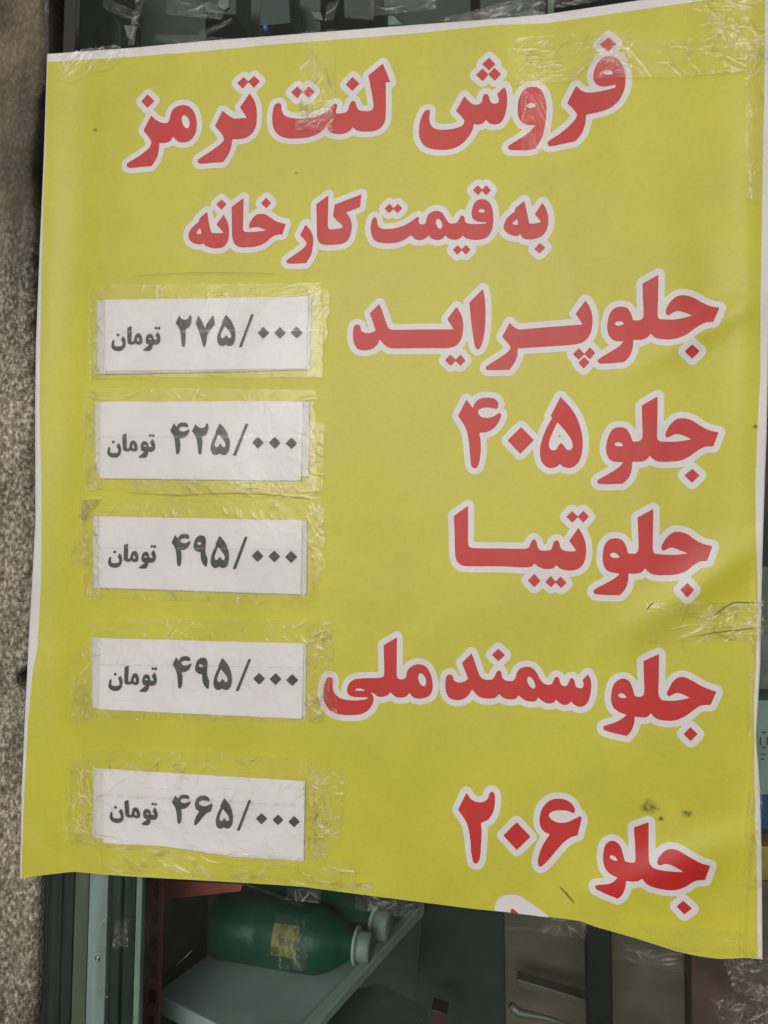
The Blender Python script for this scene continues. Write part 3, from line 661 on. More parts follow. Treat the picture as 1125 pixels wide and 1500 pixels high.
# card 1
tape(rect(131, 418, 471, 489, -4), 'clear tape across the upper half of the topmost price card', seed=11, n=70, ang=0, spread=30, ln=(10, 50), group=GT)
tape(rect(130, 484, 473, 553, -1), 'clear tape across the lower half of the topmost price card', seed=12, n=55, ang=0, spread=25, off=.0030, group=GT)
tape([(129, 425), (153, 420), (155, 552), (131, 556)], 'wrinkled clear tape down the left end of the topmost price card', seed=13, n=34, ang=90, spread=35, off=.0034, mat=m_tape_net, group=GT)
tape([(454, 421), (478, 424), (484, 465), (472, 553), (455, 553)][:2] + [(473, 552), (453, 553)], 'clear tape with a torn bulge down the right end of the topmost price card', seed=14, n=26, ang=90, spread=30, off=.0034, ragged=5, side=4, group=GT)
# card 2
tape(rect(122, 568, 461, 640, 3), 'clear tape across the upper half of the 425/000 price card', seed=21, n=60, ang=20, spread=40, group=GT, ragged=6)
tape(rect(126, 636, 463, 718, 2), 'clear tape across the lower half of the 425/000 price card', seed=22, n=60, ang=90, spread=30, off=.0030, ln=(5, 18), group=GT)
tape([(121, 598), (147, 590), (149, 716), (124, 720)], 'puckered clear tape down the left end of the 425/000 price card', seed=23, n=38, ang=100, spread=40, off=.0034, mat=m_tape_net, group=GT)
tape([(452, 621), (476, 620), (472, 718), (449, 716)], 'clear tape over the lower right corner of the 425/000 price card', seed=24, n=20, ang=60, spread=30, off=.0034, group=GT)
# card 3
tape([(196, 697), (464, 706), (470, 731), (190, 723)], 'thin clear tape strip between the second and third price cards', seed=30, n=26, ang=2, spread=8, ln=(30, 90), group=GT)
tape([(140, 729), (472, 733), (474, 806), (138, 803)], 'wrinkled clear tape across the upper half of the third price card', seed=31, n=110, ang=90, spread=30, ln=(5, 20), mat=m_tape_net, group=GT, ragged=5)
tape([(126, 800), (473, 806), (456, 886), (128, 876)], 'wrinkled clear tape across the lower half of the third price card', seed=32, n=100, ang=90, spread=28, ln=(5, 20), off=.0030, mat=m_tape_net, group=GT)
tape([(119, 745), (146, 745), (146, 878), (120, 872)], 'puckered clear tape down the left end of the third price card', seed=33, n=48, ang=80, spread=40, off=.0034, mat=m_tape_net, group=GT, side=2)
tape([(104, 780), (128, 778), (127, 828), (105, 827)], 'short clear tape tab left of the third price card', seed=34, n=22, ang=110, spread=30, off=.0029, amp=(.3, .8), group=GT)
tape([(450, 735), (476, 740), (478, 830), (452, 880)], 'crackled clear tape down the right end of the third price card', seed=35, n=50, ang=70, spread=60, off=.0034, mat=m_tape_net, group=GT)
# card 4
tape([(133, 909), (486, 908), (490, 978), (133, 975)], 'crackled clear tape across the upper half of the fourth price card', seed=41, n=120, ang=90, spread=55, ln=(5, 22), mat=m_tape_net, group=GT)
tape([(128, 972), (491, 978), (470, 1058), (120, 1052)], 'creased clear tape across the lower half of the fourth price card', seed=42, n=70, ang=40, spread=35, ln=(8, 40), off=.0030, group=GT)
tape([(112, 955), (140, 930), (138, 1054), (98, 1060)], 'puckered clear tape down the left end of the fourth price card', seed=43, n=44, ang=95, spread=40, off=.0034, mat=m_tape_net, group=GT, side=3, ragged=6)
tape([(450, 915), (487, 912), (494, 1052), (448, 1056)], 'crackled clear tape over the tail of the word beside the fourth price card', seed=44, n=80, ang=80, spread=70, ln=(5, 22), off=.0034, mat=m_tape_net, group=GT, side=2)
# card 5
tape([(121, 1097), (478, 1112), (480, 1185), (118, 1165)], 'crinkled clear tape across the upper half of the bottom price card', seed=51, n=110, ang=20, spread=60, ln=(6, 30), mat=m_tape_net, group=GT, ragged=7)
tape([(116, 1160), (482, 1182), (478, 1262), (112, 1240)], 'crumpled clear tape across the middle of the bottom price card', seed=52, n=90, ang=15, spread=35, ln=(10, 50), off=.0030, group=GT, amp=(.2, .7))
tape([(100, 1112), (141, 1118), (139, 1240), (94, 1232)], 'puckered clear tape down the left end of the bottom price card', seed=53, n=60, ang=75, spread=35, off=.0034, mat=m_tape_net, group=GT, amp=(.3, .8), ragged=8, side=4)
tape([(446, 1120), (504, 1136), (500, 1240), (446, 1262)], 'crinkled clear tape fanning out from the right end of the bottom price card', seed=54, n=80, ang=60, spread=55, off=.0034, mat=m_tape_net, group=GT, amp=(.2, .7), ragged=7, side=3)
tape([(140, 1234), (520, 1262), (522, 1300), (150, 1278)], 'wrinkled clear tape below the bottom price card along the foot of the banner', seed=55, n=60, ang=12, spread=22, ln=(12, 60), amp=(.3, .9), width=(.6, 1.6))
# elsewhere on the banner
tape([(80, 77), (184, 68), (180, 92), (84, 122)], 'wrinkled clear tape over the upper left corner of the banner', seed=61, n=34, ang=-35, spread=12, ln=(15, 60), amp=(.4, 1.0), width=(.6, 1.4), ragged=10, side=5)
tape([(441, 48), (491, 44), (490, 176), (437, 180)], 'vertical clear tape over the third word of the top line', seed=62, n=36, ang=92, spread=8, ln=(20, 70), amp=(.3, .9), mat=m_tape)
tape([(433, 150), (487, 146), (487, 192), (434, 190)], 'short whitened clear tape on the red letter of the third top-line word', seed=63, n=40, ang=-30, spread=30, ln=(6, 22), off=.0031, mat=m_tape_net)
tape([(748, 56), (925, 44), (925, 112), (748, 124)], 'crumpled clear tape between the first and second letters of the top line', seed=64, n=60, ang=-22, spread=22, ln=(12, 55), amp=(.3, 1.0), ragged=6)
tape([(900, 60), (1015, 58), (1010, 112), (905, 112)], 'faint clear tape right of the first letter of the top line', seed=65, n=14, ang=10, spread=18, ln=(20, 60), off=.0031)
tape([(762, 110), (800, 108), (803, 224), (764, 222)], 'narrow clear tape running down over the second letter of the top line', seed=66, n=9, ang=90, spread=4, ln=(20, 60), side=.3)
tape([(1006, -6), (1140, -14), (1130, 104), (1008, 112)], 'broad wrinkled clear tape over the upper right corner of the banner', seed=67, n=80, ang=12, spread=26, ln=(15, 70), amp=(.3, 1.1), width=(.6, 1.6), side=2)
tape([(1092, 60), (1121, 58), (1116, 300), (1094, 290)], 'vertical clear tape down the right edge below the corner tape', seed=68, n=26, ang=92, spread=14, ln=(12, 50), off=.0034, side=1.5)
tape([(946, 884), (1118, 880), (1118, 938), (950, 942)], 'wide creased clear tape over the middle of the right edge', seed=69, n=70, ang=-8, spread=14, ln=(20, 80), focus=(.45, .75, .6, 14), amp=(.2, .7))
tape([(1098, 930), (1109, 930), (1104, 1075), (1094, 1070)], 'thin clear tape along the right edge below the creased tape', seed=70, n=14, ang=90, spread=8, ln=(10, 40), side=1)
tape([(1094, 1160), (1114, 1150), (1116, 1300), (1094, 1306)], 'puckered clear tape on the lower right edge of the banner', seed=71, n=40, ang=62, spread=14, ln=(10, 34), amp=(.3, .9), side=2)
tape([(925, 1350), (1114, 1368), (1116, 1402), (985, 1392)], 'clear tape lying across the lower right corner of the banner', seed=72, n=24, ang=55, spread=18, ln=(10, 40), amp=(.2, .6))
tape([(462, 1292), (551, 1293), (543, 1306), (470, 1302)], 'milky torn tape scrap on the foot of the banner', seed=73, n=26, ang=5, spread=15, ln=(10, 40), amp=(.3, .8), mat=m_tape_net, off=.0036, ragged=1)
# thin dark scratch cut and curled tape edges
m_scr = simple('dark_curled_edge', (.16, .15, .05), .5)
def stroke(pts, r, label, cat, mat=m_scr, off=.0032, name='curled_tape_edge', group=None, plane=None):
    P = curve(pts, max(8, len(pts) * 5)); P = smooth_pts(P, 4)
    if plane is None:
        X, Z = on(P[:, 0], P[:, 1]); Y = -(relief(X, Z) + off)
    else:
        Q = at(P[:, 0], P[:, 1], plane); X, Y, Z = Q[:, 0], Q[:, 1], Q[:, 2]
    n = len(X); rr = [max(.0001, r * math.sin(math.pi * (i + .6) / (n + .2)) ** .6) for i in range(n)]
    return tag(tube(name, list(zip(X, Y, Z)), rr, mat, None, 6), label, cat, group)
stroke([(947, 893), (951, 886), (958, 882.5)], .0005, 'short dark curled tape edge left of the creased right-hand tape', 'tape edge')
stroke([(1045, 902), (1058, 890), (1070, 883), (1078, 881), (1095, 882.5), (1111, 882)], .00045, 'long dark curled tape edge on top of the creased right-hand tape', 'tape edge')
stroke([(1015, 932), (1045, 926), (1080, 922), (1114, 918)], .0004, 'dark tape fold running into the right edge', 'tape edge')
stroke([(204, 406), (250, 402), (300, 400.5), (350, 401), (404, 402)], .00014, 'fine dark tape edge above the topmost price card', 'tape edge')
stroke([(190, 722), (260, 726), (330, 722), (400, 725), (466, 731), (472, 742)], .00022, 'wavy dark tape edge between the second and third price cards', 'tape edge')
stroke([(819, 1297), (829, 1307), (841, 1321)], .0006, 'small slanting slit in the banner near its foot', 'slit', name='slit')
stroke([(690, 1235), (691, 1250)], .0002, 'tiny dark nick under the number of the last line', 'nick', name='nick')
m_fold = film('folded_tape', (.40, .38, .16), .55, .3, rough=.25)  # darker, denser tint for the folded corner
tape([(117, 732), (146, 730), (122, 762), (114, 758)], 'folded-over darker tape corner at the upper left of the third price card', seed=80, n=8, ang=30, spread=20, mat=m_fold, off=.0045, ragged=1, name='folded_tape_corner')
# smudges of dirt
def smudge(x, y, r, label, seed, mat):
    a = np.linspace(0, 2 * np.pi, 26)[:-1]; rr = r * (1 + .45 * fbm(np.cos(a) * 1.5 + seed, np.sin(a) * 1.5, seed, 3)); C = np.stack([x + np.cos(a) * rr * 1.25, y + np.sin(a) * rr * .8], -1)
    C = np.vstack([C, [x, y]]); X, Z = on(C[:, 0], C[:, 1]); V = np.stack([X, -(relief(X, Z) + .00085), Z], -1)
    return tag(mesh_obj('dirt_smudge', V, [(25, (k + 1) % 25, k) for k in range(25)], mat, attr=[0] * 25 + [1]), label, 'smudge', 'dirt smudges on the banner')
def smudge_mat():
    m, t, b = nmat('dirt_smudge'); b.inputs['Base Color'].default_value = (.10, .085, .03, 1); b.inputs['Roughness'].default_value = .8
    n = N(t, 'ShaderNodeTexNoise', Scale=260.0, Detail=6.0, Roughness=.7); t.links.new(objco(t), n.inputs['Vector'])
    r = t.nodes.new('ShaderNodeMapRange'); r.inputs['From Min'].default_value = .38; r.inputs['From Max'].default_value = .62; r.inputs['To Max'].default_value = 1.0
    t.links.new(n.outputs[0], r.inputs['Value']); q = t.nodes.new('ShaderNodeAttribute'); q.attribute_name = 'crease'; x = N(t, 'ShaderNodeMath', operation='MULTIPLY'); t.links.new(r.outputs[0], x.inputs[0]); t.links.new(q.outputs['Fac'], x.inputs[1]); t.links.new(x.outputs[0], b.inputs['Alpha']); return m
m_sm = smudge_mat()
smudge(950, 1181, 15, 'brown dirt smudge above the last red word', 5, m_sm)
smudge(1007, 1192, 8, 'faint dirt smudge right of the brown one above the last red word', 6, m_sm)
smudge(968, 1199, 6, 'small dirt smudge touching the last red word', 8, m_sm)
smudge(1106, 625, 5, 'dark spot on the right edge beside the second line', 9, m_sm)
smudge(434, 254, 2.6, 'tiny dark speck under the third top-line word', 12, m_sm)
smudge(139, 190, 4, 'faint speck on the upper left of the banner', 15, m_sm)

# ------------------------------------------------------------------ rough pillar on the left
WALL_E = [(66, -60), (64, 0), (64, 80), (62, 120), (52, 150), (50, 180), (46, 210), (42, 250), (44, 300), (48, 332), (46, 380), (48, 448), (44, 480), (47, 518), (49, 600), (51, 680), (52, 740), (53, 850), (44, 950), (33, 982), (22, 990), (20, 1002), (34, 1010), (52, 1030), (54, 1100), (54, 1250), (53, 1330), (52, 1400), (51, 1460), (45, 1500), (42, 1560)]
nv, nu = 900, 130
E_ = curve(WALL_E, nv); WY = -.001
P = at(E_[:, 0], E_[:, 1], WY); ex = np.interp(np.linspace(.62, -.62, nv), P[::-1, 2][np.argsort(P[::-1, 2])], P[::-1, 0][np.argsort(P[::-1, 2])])
zr = np.linspace(.62, -.62, nv); u = np.linspace(0, 1, nu)[None, :]
Xw = (ex[:, None] - .16) + .16 * u; Zw = np.repeat(zr[:, None], nu, 1)
smo = 1 / (1 + np.exp(-(Zw - .235 + .03 * fbm(Xw * 30, Zw * 30, 71, 3)) / .022))            # 1 on the smooth render at the top
rough_ = fbm(Xw * 330, Zw * 330, 61, 2) * .0016 + np.abs(fbm(Xw * 110, Zw * 80, 62, 3)) * .0050 + fbm(Xw * 26, Zw * 18, 63, 3) * .0070
soft_ = fbm(Xw * 25, Zw * 12, 64, 4) * .0022
hw = .002 + rough_ * (1 - smo) + soft_ * smo - .002
fall = np.clip((ex[:, None] - Xw) / .007, 0, 1); hw = hw - .006 * (1 - fall) ** 2
V = np.stack([Xw, WY - hw, Zw], -1)
ret = V[:, -1:, :].copy(); ret[..., 1] = .06; ret[..., 0] += .001
mid = V[:, -1:, :].copy(); mid[..., 1] = .02; mid[..., 0] += .001 * fbm(zr[:, None] * 120, zr[:, None] * 0, 5, 2)
V = np.concatenate([V, mid, ret], 1)
m_wall, t, b = nmat('cement_render'); co = objco(t)
mpw = t.nodes.new('ShaderNodeMapping'); mpw.inputs['Scale'].default_value = (1, 1, .62); t.links.new(co, mpw.inputs[0])
n1 = N(t, 'ShaderNodeTexNoise', Scale=300.0, Detail=6.0, Roughness=.62); t.links.new(mpw.outputs[0], n1.inputs['Vector'])
n2 = N(t, 'ShaderNodeTexNoise', Scale=18.0, Detail=6.0); t.links.new(co, n2.inputs['Vector'])
r1 = t.nodes.new('ShaderNodeValToRGB'); e = r1.color_ramp.elements
e[0].position = .38; e[0].color = (.110, .100, .078, 1); e[1].position = .64; e[1].color = (.52, .495, .415, 1)
x = e.new(.51); x.color = (.250, .225, .170, 1)
t.links.new(n1.outputs[0], r1.inputs[0])
r2 = t.nodes.new('ShaderNodeValToRGB'); e = r2.color_ramp.elements
e[0].position = .3; e[0].color = (.085, .071, .048, 1); e[1].position = .72; e[1].color = (.165, .14, .097, 1)
t.links.new(n2.outputs[0], r2.inputs[0])
sp = t.nodes.new('ShaderNodeSeparateXYZ'); t.links.new(co, sp.inputs[0])
wn = N(t, 'ShaderNodeMath', operation='MULTIPLY_ADD'); wn.inputs[1].default_value = .10; t.links.new(n2.outputs[0], wn.inputs[0]); t.links.new(sp.outputs[2], wn.inputs[2])
mr = t.nodes.new('ShaderNodeMapRange'); mr.inputs['From Min'].default_value = .230; mr.inputs['From Max'].default_value = .320; mr.inputs['To Max'].default_value = .80; t.links.new(wn.outputs[0], mr.inputs['Value'])
mx = t.nodes.new('ShaderNodeMix'); mx.data_type = 'RGBA'; t.links.new(mr.outputs[0], mx.inputs['Factor'])
t.links.new(r1.outputs[0], mx.inputs['A']); t.links.new(r2.outputs[0], mx.inputs['B'])
ht = N(t, 'ShaderNodeTexNoise', Scale=16.0, Detail=5.0); mph = t.nodes.new('ShaderNodeMapping'); mph.inputs['Scale'].default_value = (1.6, 1, .5); t.links.new(co, mph.inputs[0]); t.links.new(mph.outputs[0], ht.inputs['Vector'])
ht2 = t.nodes.new('ShaderNodeMapRange'); ht2.inputs['From Min'].default_value = .35; ht2.inputs['From Max'].default_value = .65; ht2.inputs['To Min'].default_value = .58; ht2.inputs['To Max'].default_value = 1.20
t.links.new(ht.outputs[0], ht2.inputs['Value'])
scl = N(t, 'ShaderNodeVectorMath', operation='SCALE'); t.links.new(mx.outputs['Result'], scl.inputs[0]); t.links.new(ht2.outputs[0], scl.inputs['Scale'])
t.links.new(scl.outputs[0], b.inputs['Base Color'])
b.inputs['Roughness'].default_value = .9; b.inputs['Specular IOR Level'].default_value = .2
noise_bump(t, b, 700.0, .7, .0012, 5)
wall = mesh_obj('pillar', V.reshape(-1, 3), grid_faces(nu + 2, nv, True), m_wall)
tag(wall, 'rough cement-rendered pillar left of the banner', 'pillar')

# ------------------------------------------------------------------ shop window: frame and glass
m_dark = simple('dark_frame', (.030, .034, .030), .45, bump=(60, .2), vary=.6, stretch=.06)
m_gask = simple('black_gasket', (.012, .012, .011), .7, bump=(200, .3))
m_olive = simple('olive_frame', (.13, .14, .10), .5, vary=.35, vscale=60, bump=(80, .2), stretch=.06)
m_alu = simple('anodised_aluminium', (.40, .42, .46), .45, metal=.25, vary=.22, vscale=90, bump=(150, .12), stretch=.08)
m_alud = simple('dark_channel', (.035, .050, .048), .35, vary=.7, vscale=70, bump=(40, .4), stretch=.05)
m_edge = simple('glass_edge', (.30, .34, .31), .3)
m_steel = simple('steel', (.55, .55, .53), .25, metal=1.0)
win = empty('shop_window'); tag(win, 'shop window with dark frame and greenish glass behind the banner', 'window')
def vbar(name, p0, p1, Y0, Y1, mat, ref=1400, parent=win, z0=-.66, z1=.33):
    a = at(np.array([float(p0), float(p1)]), np.array([float(ref)] * 2), Y0)[:, 0]
    return box(name, a[0], a[1], Y0, Y1, z0, z1, mat, parent)
vbar('gasket', 50, 68.5, .012, .05, m_gask, z1=.60)
vbar('frame_jamb', 70, 88, .016, .05, m_dark); vbar('frame_jamb', 88.6, 105, .019, .05, m_olive if False else m_dark)
vbar('frame_bead', 107, 127, .014, .05, m_olive)
st = vbar('aluminium_strip', 128, 155, .012, .03, m_alu)
vbar('frame_channel', 156, 175, .020, .05, m_alud); vbar('frame_channel', 176, 196, .026, .05, m_alud)
vbar('inner_glass_edge', 197, 205.5, .014, .022, m_edge)
sc_ = at(np.array(143.), np.array(1404.), .012)
sv = []; sf = []
for i, (rr, yy) in enumerate([(.0031, 0), (.0029, -.0008), (.0020, -.0014), (.0009, -.0012), (.0008, -.0006)]):
    for k in range(20):
        a = 2 * math.pi * k / 20; sv.append((sc_[0] + rr * math.cos(a), .012 + yy, sc_[2] + rr * math.sin(a)))
for i in range(4):
    for k in range(20): sf.append((i * 20 + k, i * 20 + (k + 1) % 20, (i + 1) * 20 + (k + 1) % 20, (i + 1) * 20 + k))
sf.append(tuple(range(80, 100))); mesh_obj('screw', sv, sf, m_steel, st)
m_glass, t, b = nmat('window_glass')
tr = t.nodes.new('ShaderNodeBsdfTransparent'); tr.inputs[0].default_value = (.85, .91, .89, 1)
gl = t.nodes.new('ShaderNodeBsdfGlossy'); gl.inputs['Roughness'].default_value = .03; gl.inputs['Color'].default_value = (.9, .95, .95, 1)
df = t.nodes.new('ShaderNodeBsdfDiffuse'); df.inputs['Color'].default_value = (.42, .42, .38, 1)
dn = N(t, 'ShaderNodeTexNoise', Scale=14.0, Detail=7.0, Roughness=.65); t.links.new(objco(t), dn.inputs['Vector'])
dm = t.nodes.new('ShaderNodeMapRange'); dm.inputs['From Min'].default_value = .35; dm.inputs['From Max'].default_value = .75; dm.inputs['To Min'].default_value = .004; dm.inputs['To Max'].default_value = .026
t.links.new(dn.outputs[0], dm.inputs['Value'])
m1 = t.nodes.new('ShaderNodeMixShader'); t.links.new(dm.outputs[0], m1.inputs[0]); t.links.new(tr.outputs[0], m1.inputs[1]); t.links.new(df.outputs[0], m1.inputs[2])
fr = t.nodes.new('ShaderNodeFresnel'); fr.inputs['IOR'].default_value = 1.17
m2 = t.nodes.new('ShaderNodeMixShader'); t.links.new(fr.outputs[0], m2.inputs[0]); t.links.new(m1.outputs[0], m2.inputs[1]); t.links.new(gl.outputs[0], m2.inputs[2])
t.links.new(m2.outputs[0], t.nodes['Material Output'].inputs['Surface']); t.nodes.remove(b)
gx = float(at(np.array(69.), np.array(1400.), .004)[0])
box('glass_pane', gx, .75, .004, .0095, -.66, .60, m_glass, win, bevel=0)

# ------------------------------------------------------------------ inside the shop
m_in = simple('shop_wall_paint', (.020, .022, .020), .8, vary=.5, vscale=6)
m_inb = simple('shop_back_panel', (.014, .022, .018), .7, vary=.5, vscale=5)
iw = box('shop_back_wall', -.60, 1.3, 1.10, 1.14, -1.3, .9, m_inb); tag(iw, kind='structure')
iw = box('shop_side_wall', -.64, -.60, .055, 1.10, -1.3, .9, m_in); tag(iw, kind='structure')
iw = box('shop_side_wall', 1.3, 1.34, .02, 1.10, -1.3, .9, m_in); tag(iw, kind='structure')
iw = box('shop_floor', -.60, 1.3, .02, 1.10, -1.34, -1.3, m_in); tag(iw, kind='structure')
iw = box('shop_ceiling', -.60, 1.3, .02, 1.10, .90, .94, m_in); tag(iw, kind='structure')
# pierced red rack upright
m_redst = simple('dark_red_steel', (.42, .085, .080), .45, vary=.2, bump=(120, .2))
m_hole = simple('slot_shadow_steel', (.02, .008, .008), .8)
rk = empty('rack_upright'); tag(rk, 'dark red slotted steel rack upright behind the glass', 'rack')
RY = .10; a = at(np.array([207., 235., 216., 229.]), np.array([1400.] * 4), RY)[:, 0]; x0, x1, s0, s1 = a
zc = [float(at(np.array(222.), np.array(y), RY)[2]) for y in (1303., 1345., 1384., 1423., 1461., 1500.)]
box('upright_flange', x0, s0, RY, RY + .006, -.66, .35, m_redst, rk); box('upright_flange', s1, x1, RY, RY + .006, -.66, .35, m_redst, rk)
sh_ = .0085; zz = [.35] + [v for z in zc for v in (z + sh_, z - sh_)] + [-.66]
for i in range(0, len(zz), 2):
    box('upright_web', s0 + .0003, s1 - .0003, RY + .001, RY + .004, zz[i + 1], zz[i], m_redst, rk, bevel=.0004)
box('upright_slot_shade', s0, s1, RY + .010, RY + .012, -.66, .35, m_hole, rk)  # strip coloured near black to stand for the shade inside the slots
rb = prism('rack_beam', [(206, 1288), (356, 1296), (352, 1306), (206, 1322)], .16, .03, m_redst); tag(rb, 'dark red rack beam just under the foot of the banner', 'rack beam')
P = at(np.array([238., 281.]), np.array([1436., 1392.]), .22)
tag(tube('shelf_bracket', [tuple(P[0]), tuple(P[1])], .0014, m_steel), 'thin slanting bracket between the red upright and the shelf', 'bracket')
# pale shelf board with the green bottles
m_shelf = simple('grey_laminate', (.52, .58, .61), .5, vary=.14, vscale=12, bump=(40, .1))
ZS = -.615
def board(name, pts, Z, th, mat, label, cat):
    P = at_z(np.array([p[0] for p in pts], float), np.array([p[1] for p in pts], float), Z)
    n = len(P); V = [(p[0], p[1], Z) for p in P] + [(p[0], p[1], Z - th) for p in P]
    ar = sum(P[i][0] * P[(i + 1) % n][1] - P[(i + 1) % n][0] * P[i][1] for i in range(n))
    F = [tuple(range(n)), tuple(range(2 * n - 1, n - 1, -1))] + [(i + n, (i + 1) % n + n, (i + 1) % n, i) for i in range(n)]
    if ar < 0: F = [f[::-1] for f in F]
    o = mesh_obj(name, V, F, mat, None, smooth=False); m = o.modifiers.new('bevel', 'BEVEL'); m.width = .0015; m.segments = 2
    return tag(o, label, cat)
board('shelf', [(228, 1455), (318, 1388), (622, 1318), (408, 1548)], ZS, .022, m_shelf, 'pale grey shelf board carrying the green bottles', 'shelf')
m_lip = simple('pale_shelf_trim', (.60, .66, .66), .45)
for nm_, A_, B_, lab in (('shelf_trim', (612, 1329), (400, 1556), 'pale trim along the right edge of the bottle shelf'), ):
    P = at_z(np.array([A_[0], B_[0]], float), np.array([A_[1], B_[1]], float), ZS + .006)
    board(nm_, [(598, 1333), (616, 1328), (462, 1504), (404, 1556), (384, 1556), (440, 1500)], ZS + .003, .004, m_lip, lab, 'trim')
board('lower_shelf', [(505, 1452), (560, 1440), (628, 1480), (600, 1520), (470, 1520)], -.66, .02, simple('dim_shelf', (.12, .14, .13), .6), 'dim lower shelf board right of the bottle shelf', 'shelf')
m_green, t, b = nmat('green_plastic'); b.inputs['Base Color'].default_value = (.008, .070, .044, 1); b.inputs['Roughness'].default_value = .42; b.inputs['Specular IOR Level'].default_value = .35
noise_bump(t, b, 35.0, .5, .004)
m_cap = simple('white_cap', (.30, .34, .32), .5, vary=.15)
m_lab = simple('yellow_label', (.22, .18, .05), .6, vary=.8, vscale=120)
m_wire = simple('pale_tie', (.45, .5, .48), .4)
def bottle(p_base, p_cap, R, label, has_label):
    root = empty('bottle'); tag(root, label, 'bottle', 'green bottles lying on the shelf')
    A = Vector(p_base); B = Vector(p_cap); D = (B - A); L = D.length; D.normalize()
    prof = [(0.0, .55), (.006, .80), (.02, .96), (.05, 1.0), (.30, 1.0), (.32, .97), (.34, 1.0), (.58, 1.0), (.60, .97), (.62, 1.0), (.68, .98), (.76, .84), (.84, .56), (.89, .36), (.93, .30), (.96, .30)]
    up = D.orthogonal().normalized(); sd_ = D.cross(up); seg = 40
    def lathe(name, pr, mat, parent, arc=(0, 2 * math.pi), closed=True):
        V = []; F = []; sg = seg if closed else seg + 1
        for tt, rr in pr:
            for k in range(sg):
                a = arc[0] + (arc[1] - arc[0]) * k / seg
                V.append(tuple(A + D * (tt * L) + (up * math.cos(a) + sd_ * math.sin(a)) * rr * R))
        for i in range(len(pr) - 1):
            for k in range(seg):
                k2 = (k + 1) % sg; F.append((i * sg + k, i * sg + k2, (i + 1) * sg + k2, (i + 1) * sg + k))
        if closed: F.append(tuple(range(seg))[::-1]); F.append(tuple(range((len(pr) - 1) * sg, len(pr) * sg)))
        return mesh_obj(name, V, F, mat, parent)
    lathe('bottle_body', prof, m_green, root)
    lathe('cap', [(.925, .42), (.93, .44), (.995, .44), (1.0, .38)], m_cap, root)
    lathe('neck_ring', [(.900, .50), (.905, .56), (.915, .56), (.92, .50)], m_wire, root)
    if has_label:
        # the side of the bottle that faces the camera from above
        v = (Vector(CAM) - (A + B) / 2).normalized(); a0 = math.atan2(v.dot(sd_), v.dot(up))
        lathe('label', [(.44, 1.012), (.60, 1.012)], m_lab, root, (a0 - .25, a0 + .65), False)
    return root
Rb = .040
def axis_pt(px, py):   # point at the bottle axis height above the shelf
    return tuple(at_z(np.array(float(px)), np.array(float(py)), ZS + Rb))
b1 = bottle(axis_pt(318, 1352), axis_pt(544, 1388), Rb, 'nearer green bottle with the yellow label lying on the shelf', True)
pb, pc = axis_pt(345, 1308), axis_pt(571, 1358)
b2 = bottle(pb, pc, Rb, 'farther green bottle lying behind the labelled one', False)
# brown boxes and dark panels to the right, black post, rod
m_card = simple('dim_cardboard', (.125, .092, .066), .8, vary=.25, vscale=25, bump=(60, .3))
m_cardr = simple('reddish_carton', (.10, .045, .035), .7, vary=.4, vscale=20)
m_blk = simple('black_post', (.003, .003, .003), .5)
m_grn = simple('dark_green_panel', (.012, .024, .018), .6, vary=.4, vscale=8)
def item(name, poly, Y, th, mat, label, cat, group=None, bevel=.001):
    return tag(prism(name, poly, Y, th, mat, None, bevel), label, cat, group)
item('green_crate', [(622, 1300), (738, 1310), (742, 1560), (600, 1560)], .50, .12, m_grn, 'dark green panel box between the bottle shelf and the brown cartons', 'crate')
item('tall_carton', [(738, 1300), (860, 1310), (858, 1560), (742, 1560)], .30, .12, m_card, 'brown carton left of the black post', 'carton', 'cartons behind the glass')
item('black_post', [(857, 1260), (893, 1260), (897, 1560), (862, 1560)], .16, .03, m_blk, 'black upright post behind the lower right of the banner', 'post')
item('tall_carton', [(895, 1330), (1010, 1350), (1012, 1560), (898, 1560)], .28, .12, m_card, 'grey-brown carton right of the black post', 'carton', 'cartons behind the glass')
item('red_carton', [(1012, 1380), (1125, 1390), (1128, 1560), (1014, 1560)], .24, .12, m_cardr, 'dark reddish carton below the lower right corner', 'carton', 'cartons behind the glass')
item('shelf_rail', [(757, 1434), (862, 1466), (862, 1476), (770, 1450), (757, 1444)], .24, .02, simple('dull_rail', (.12, .10, .08), .4), 'slanting dull rail in front of the brown carton', 'rail')
P = at(np.array([748., 760., 800., 850.]), np.array([1472., 1484., 1491., 1508.]), .22)
tag(tube('metal_rod', [tuple(p) for p in P], [.0050, .0052, .0030, .0028], simple('worn_rod', (.20, .19, .17), .45, metal=.4)), 'shiny metal rod end at the bottom of the window', 'rod')
item('small_red_box', [(632, 1478), (655, 1486), (652, 1506), (630, 1500)], .40, .03, simple('red_box', (.06, .015, .015), .5), 'small red box beyond the lower shelf', 'box')
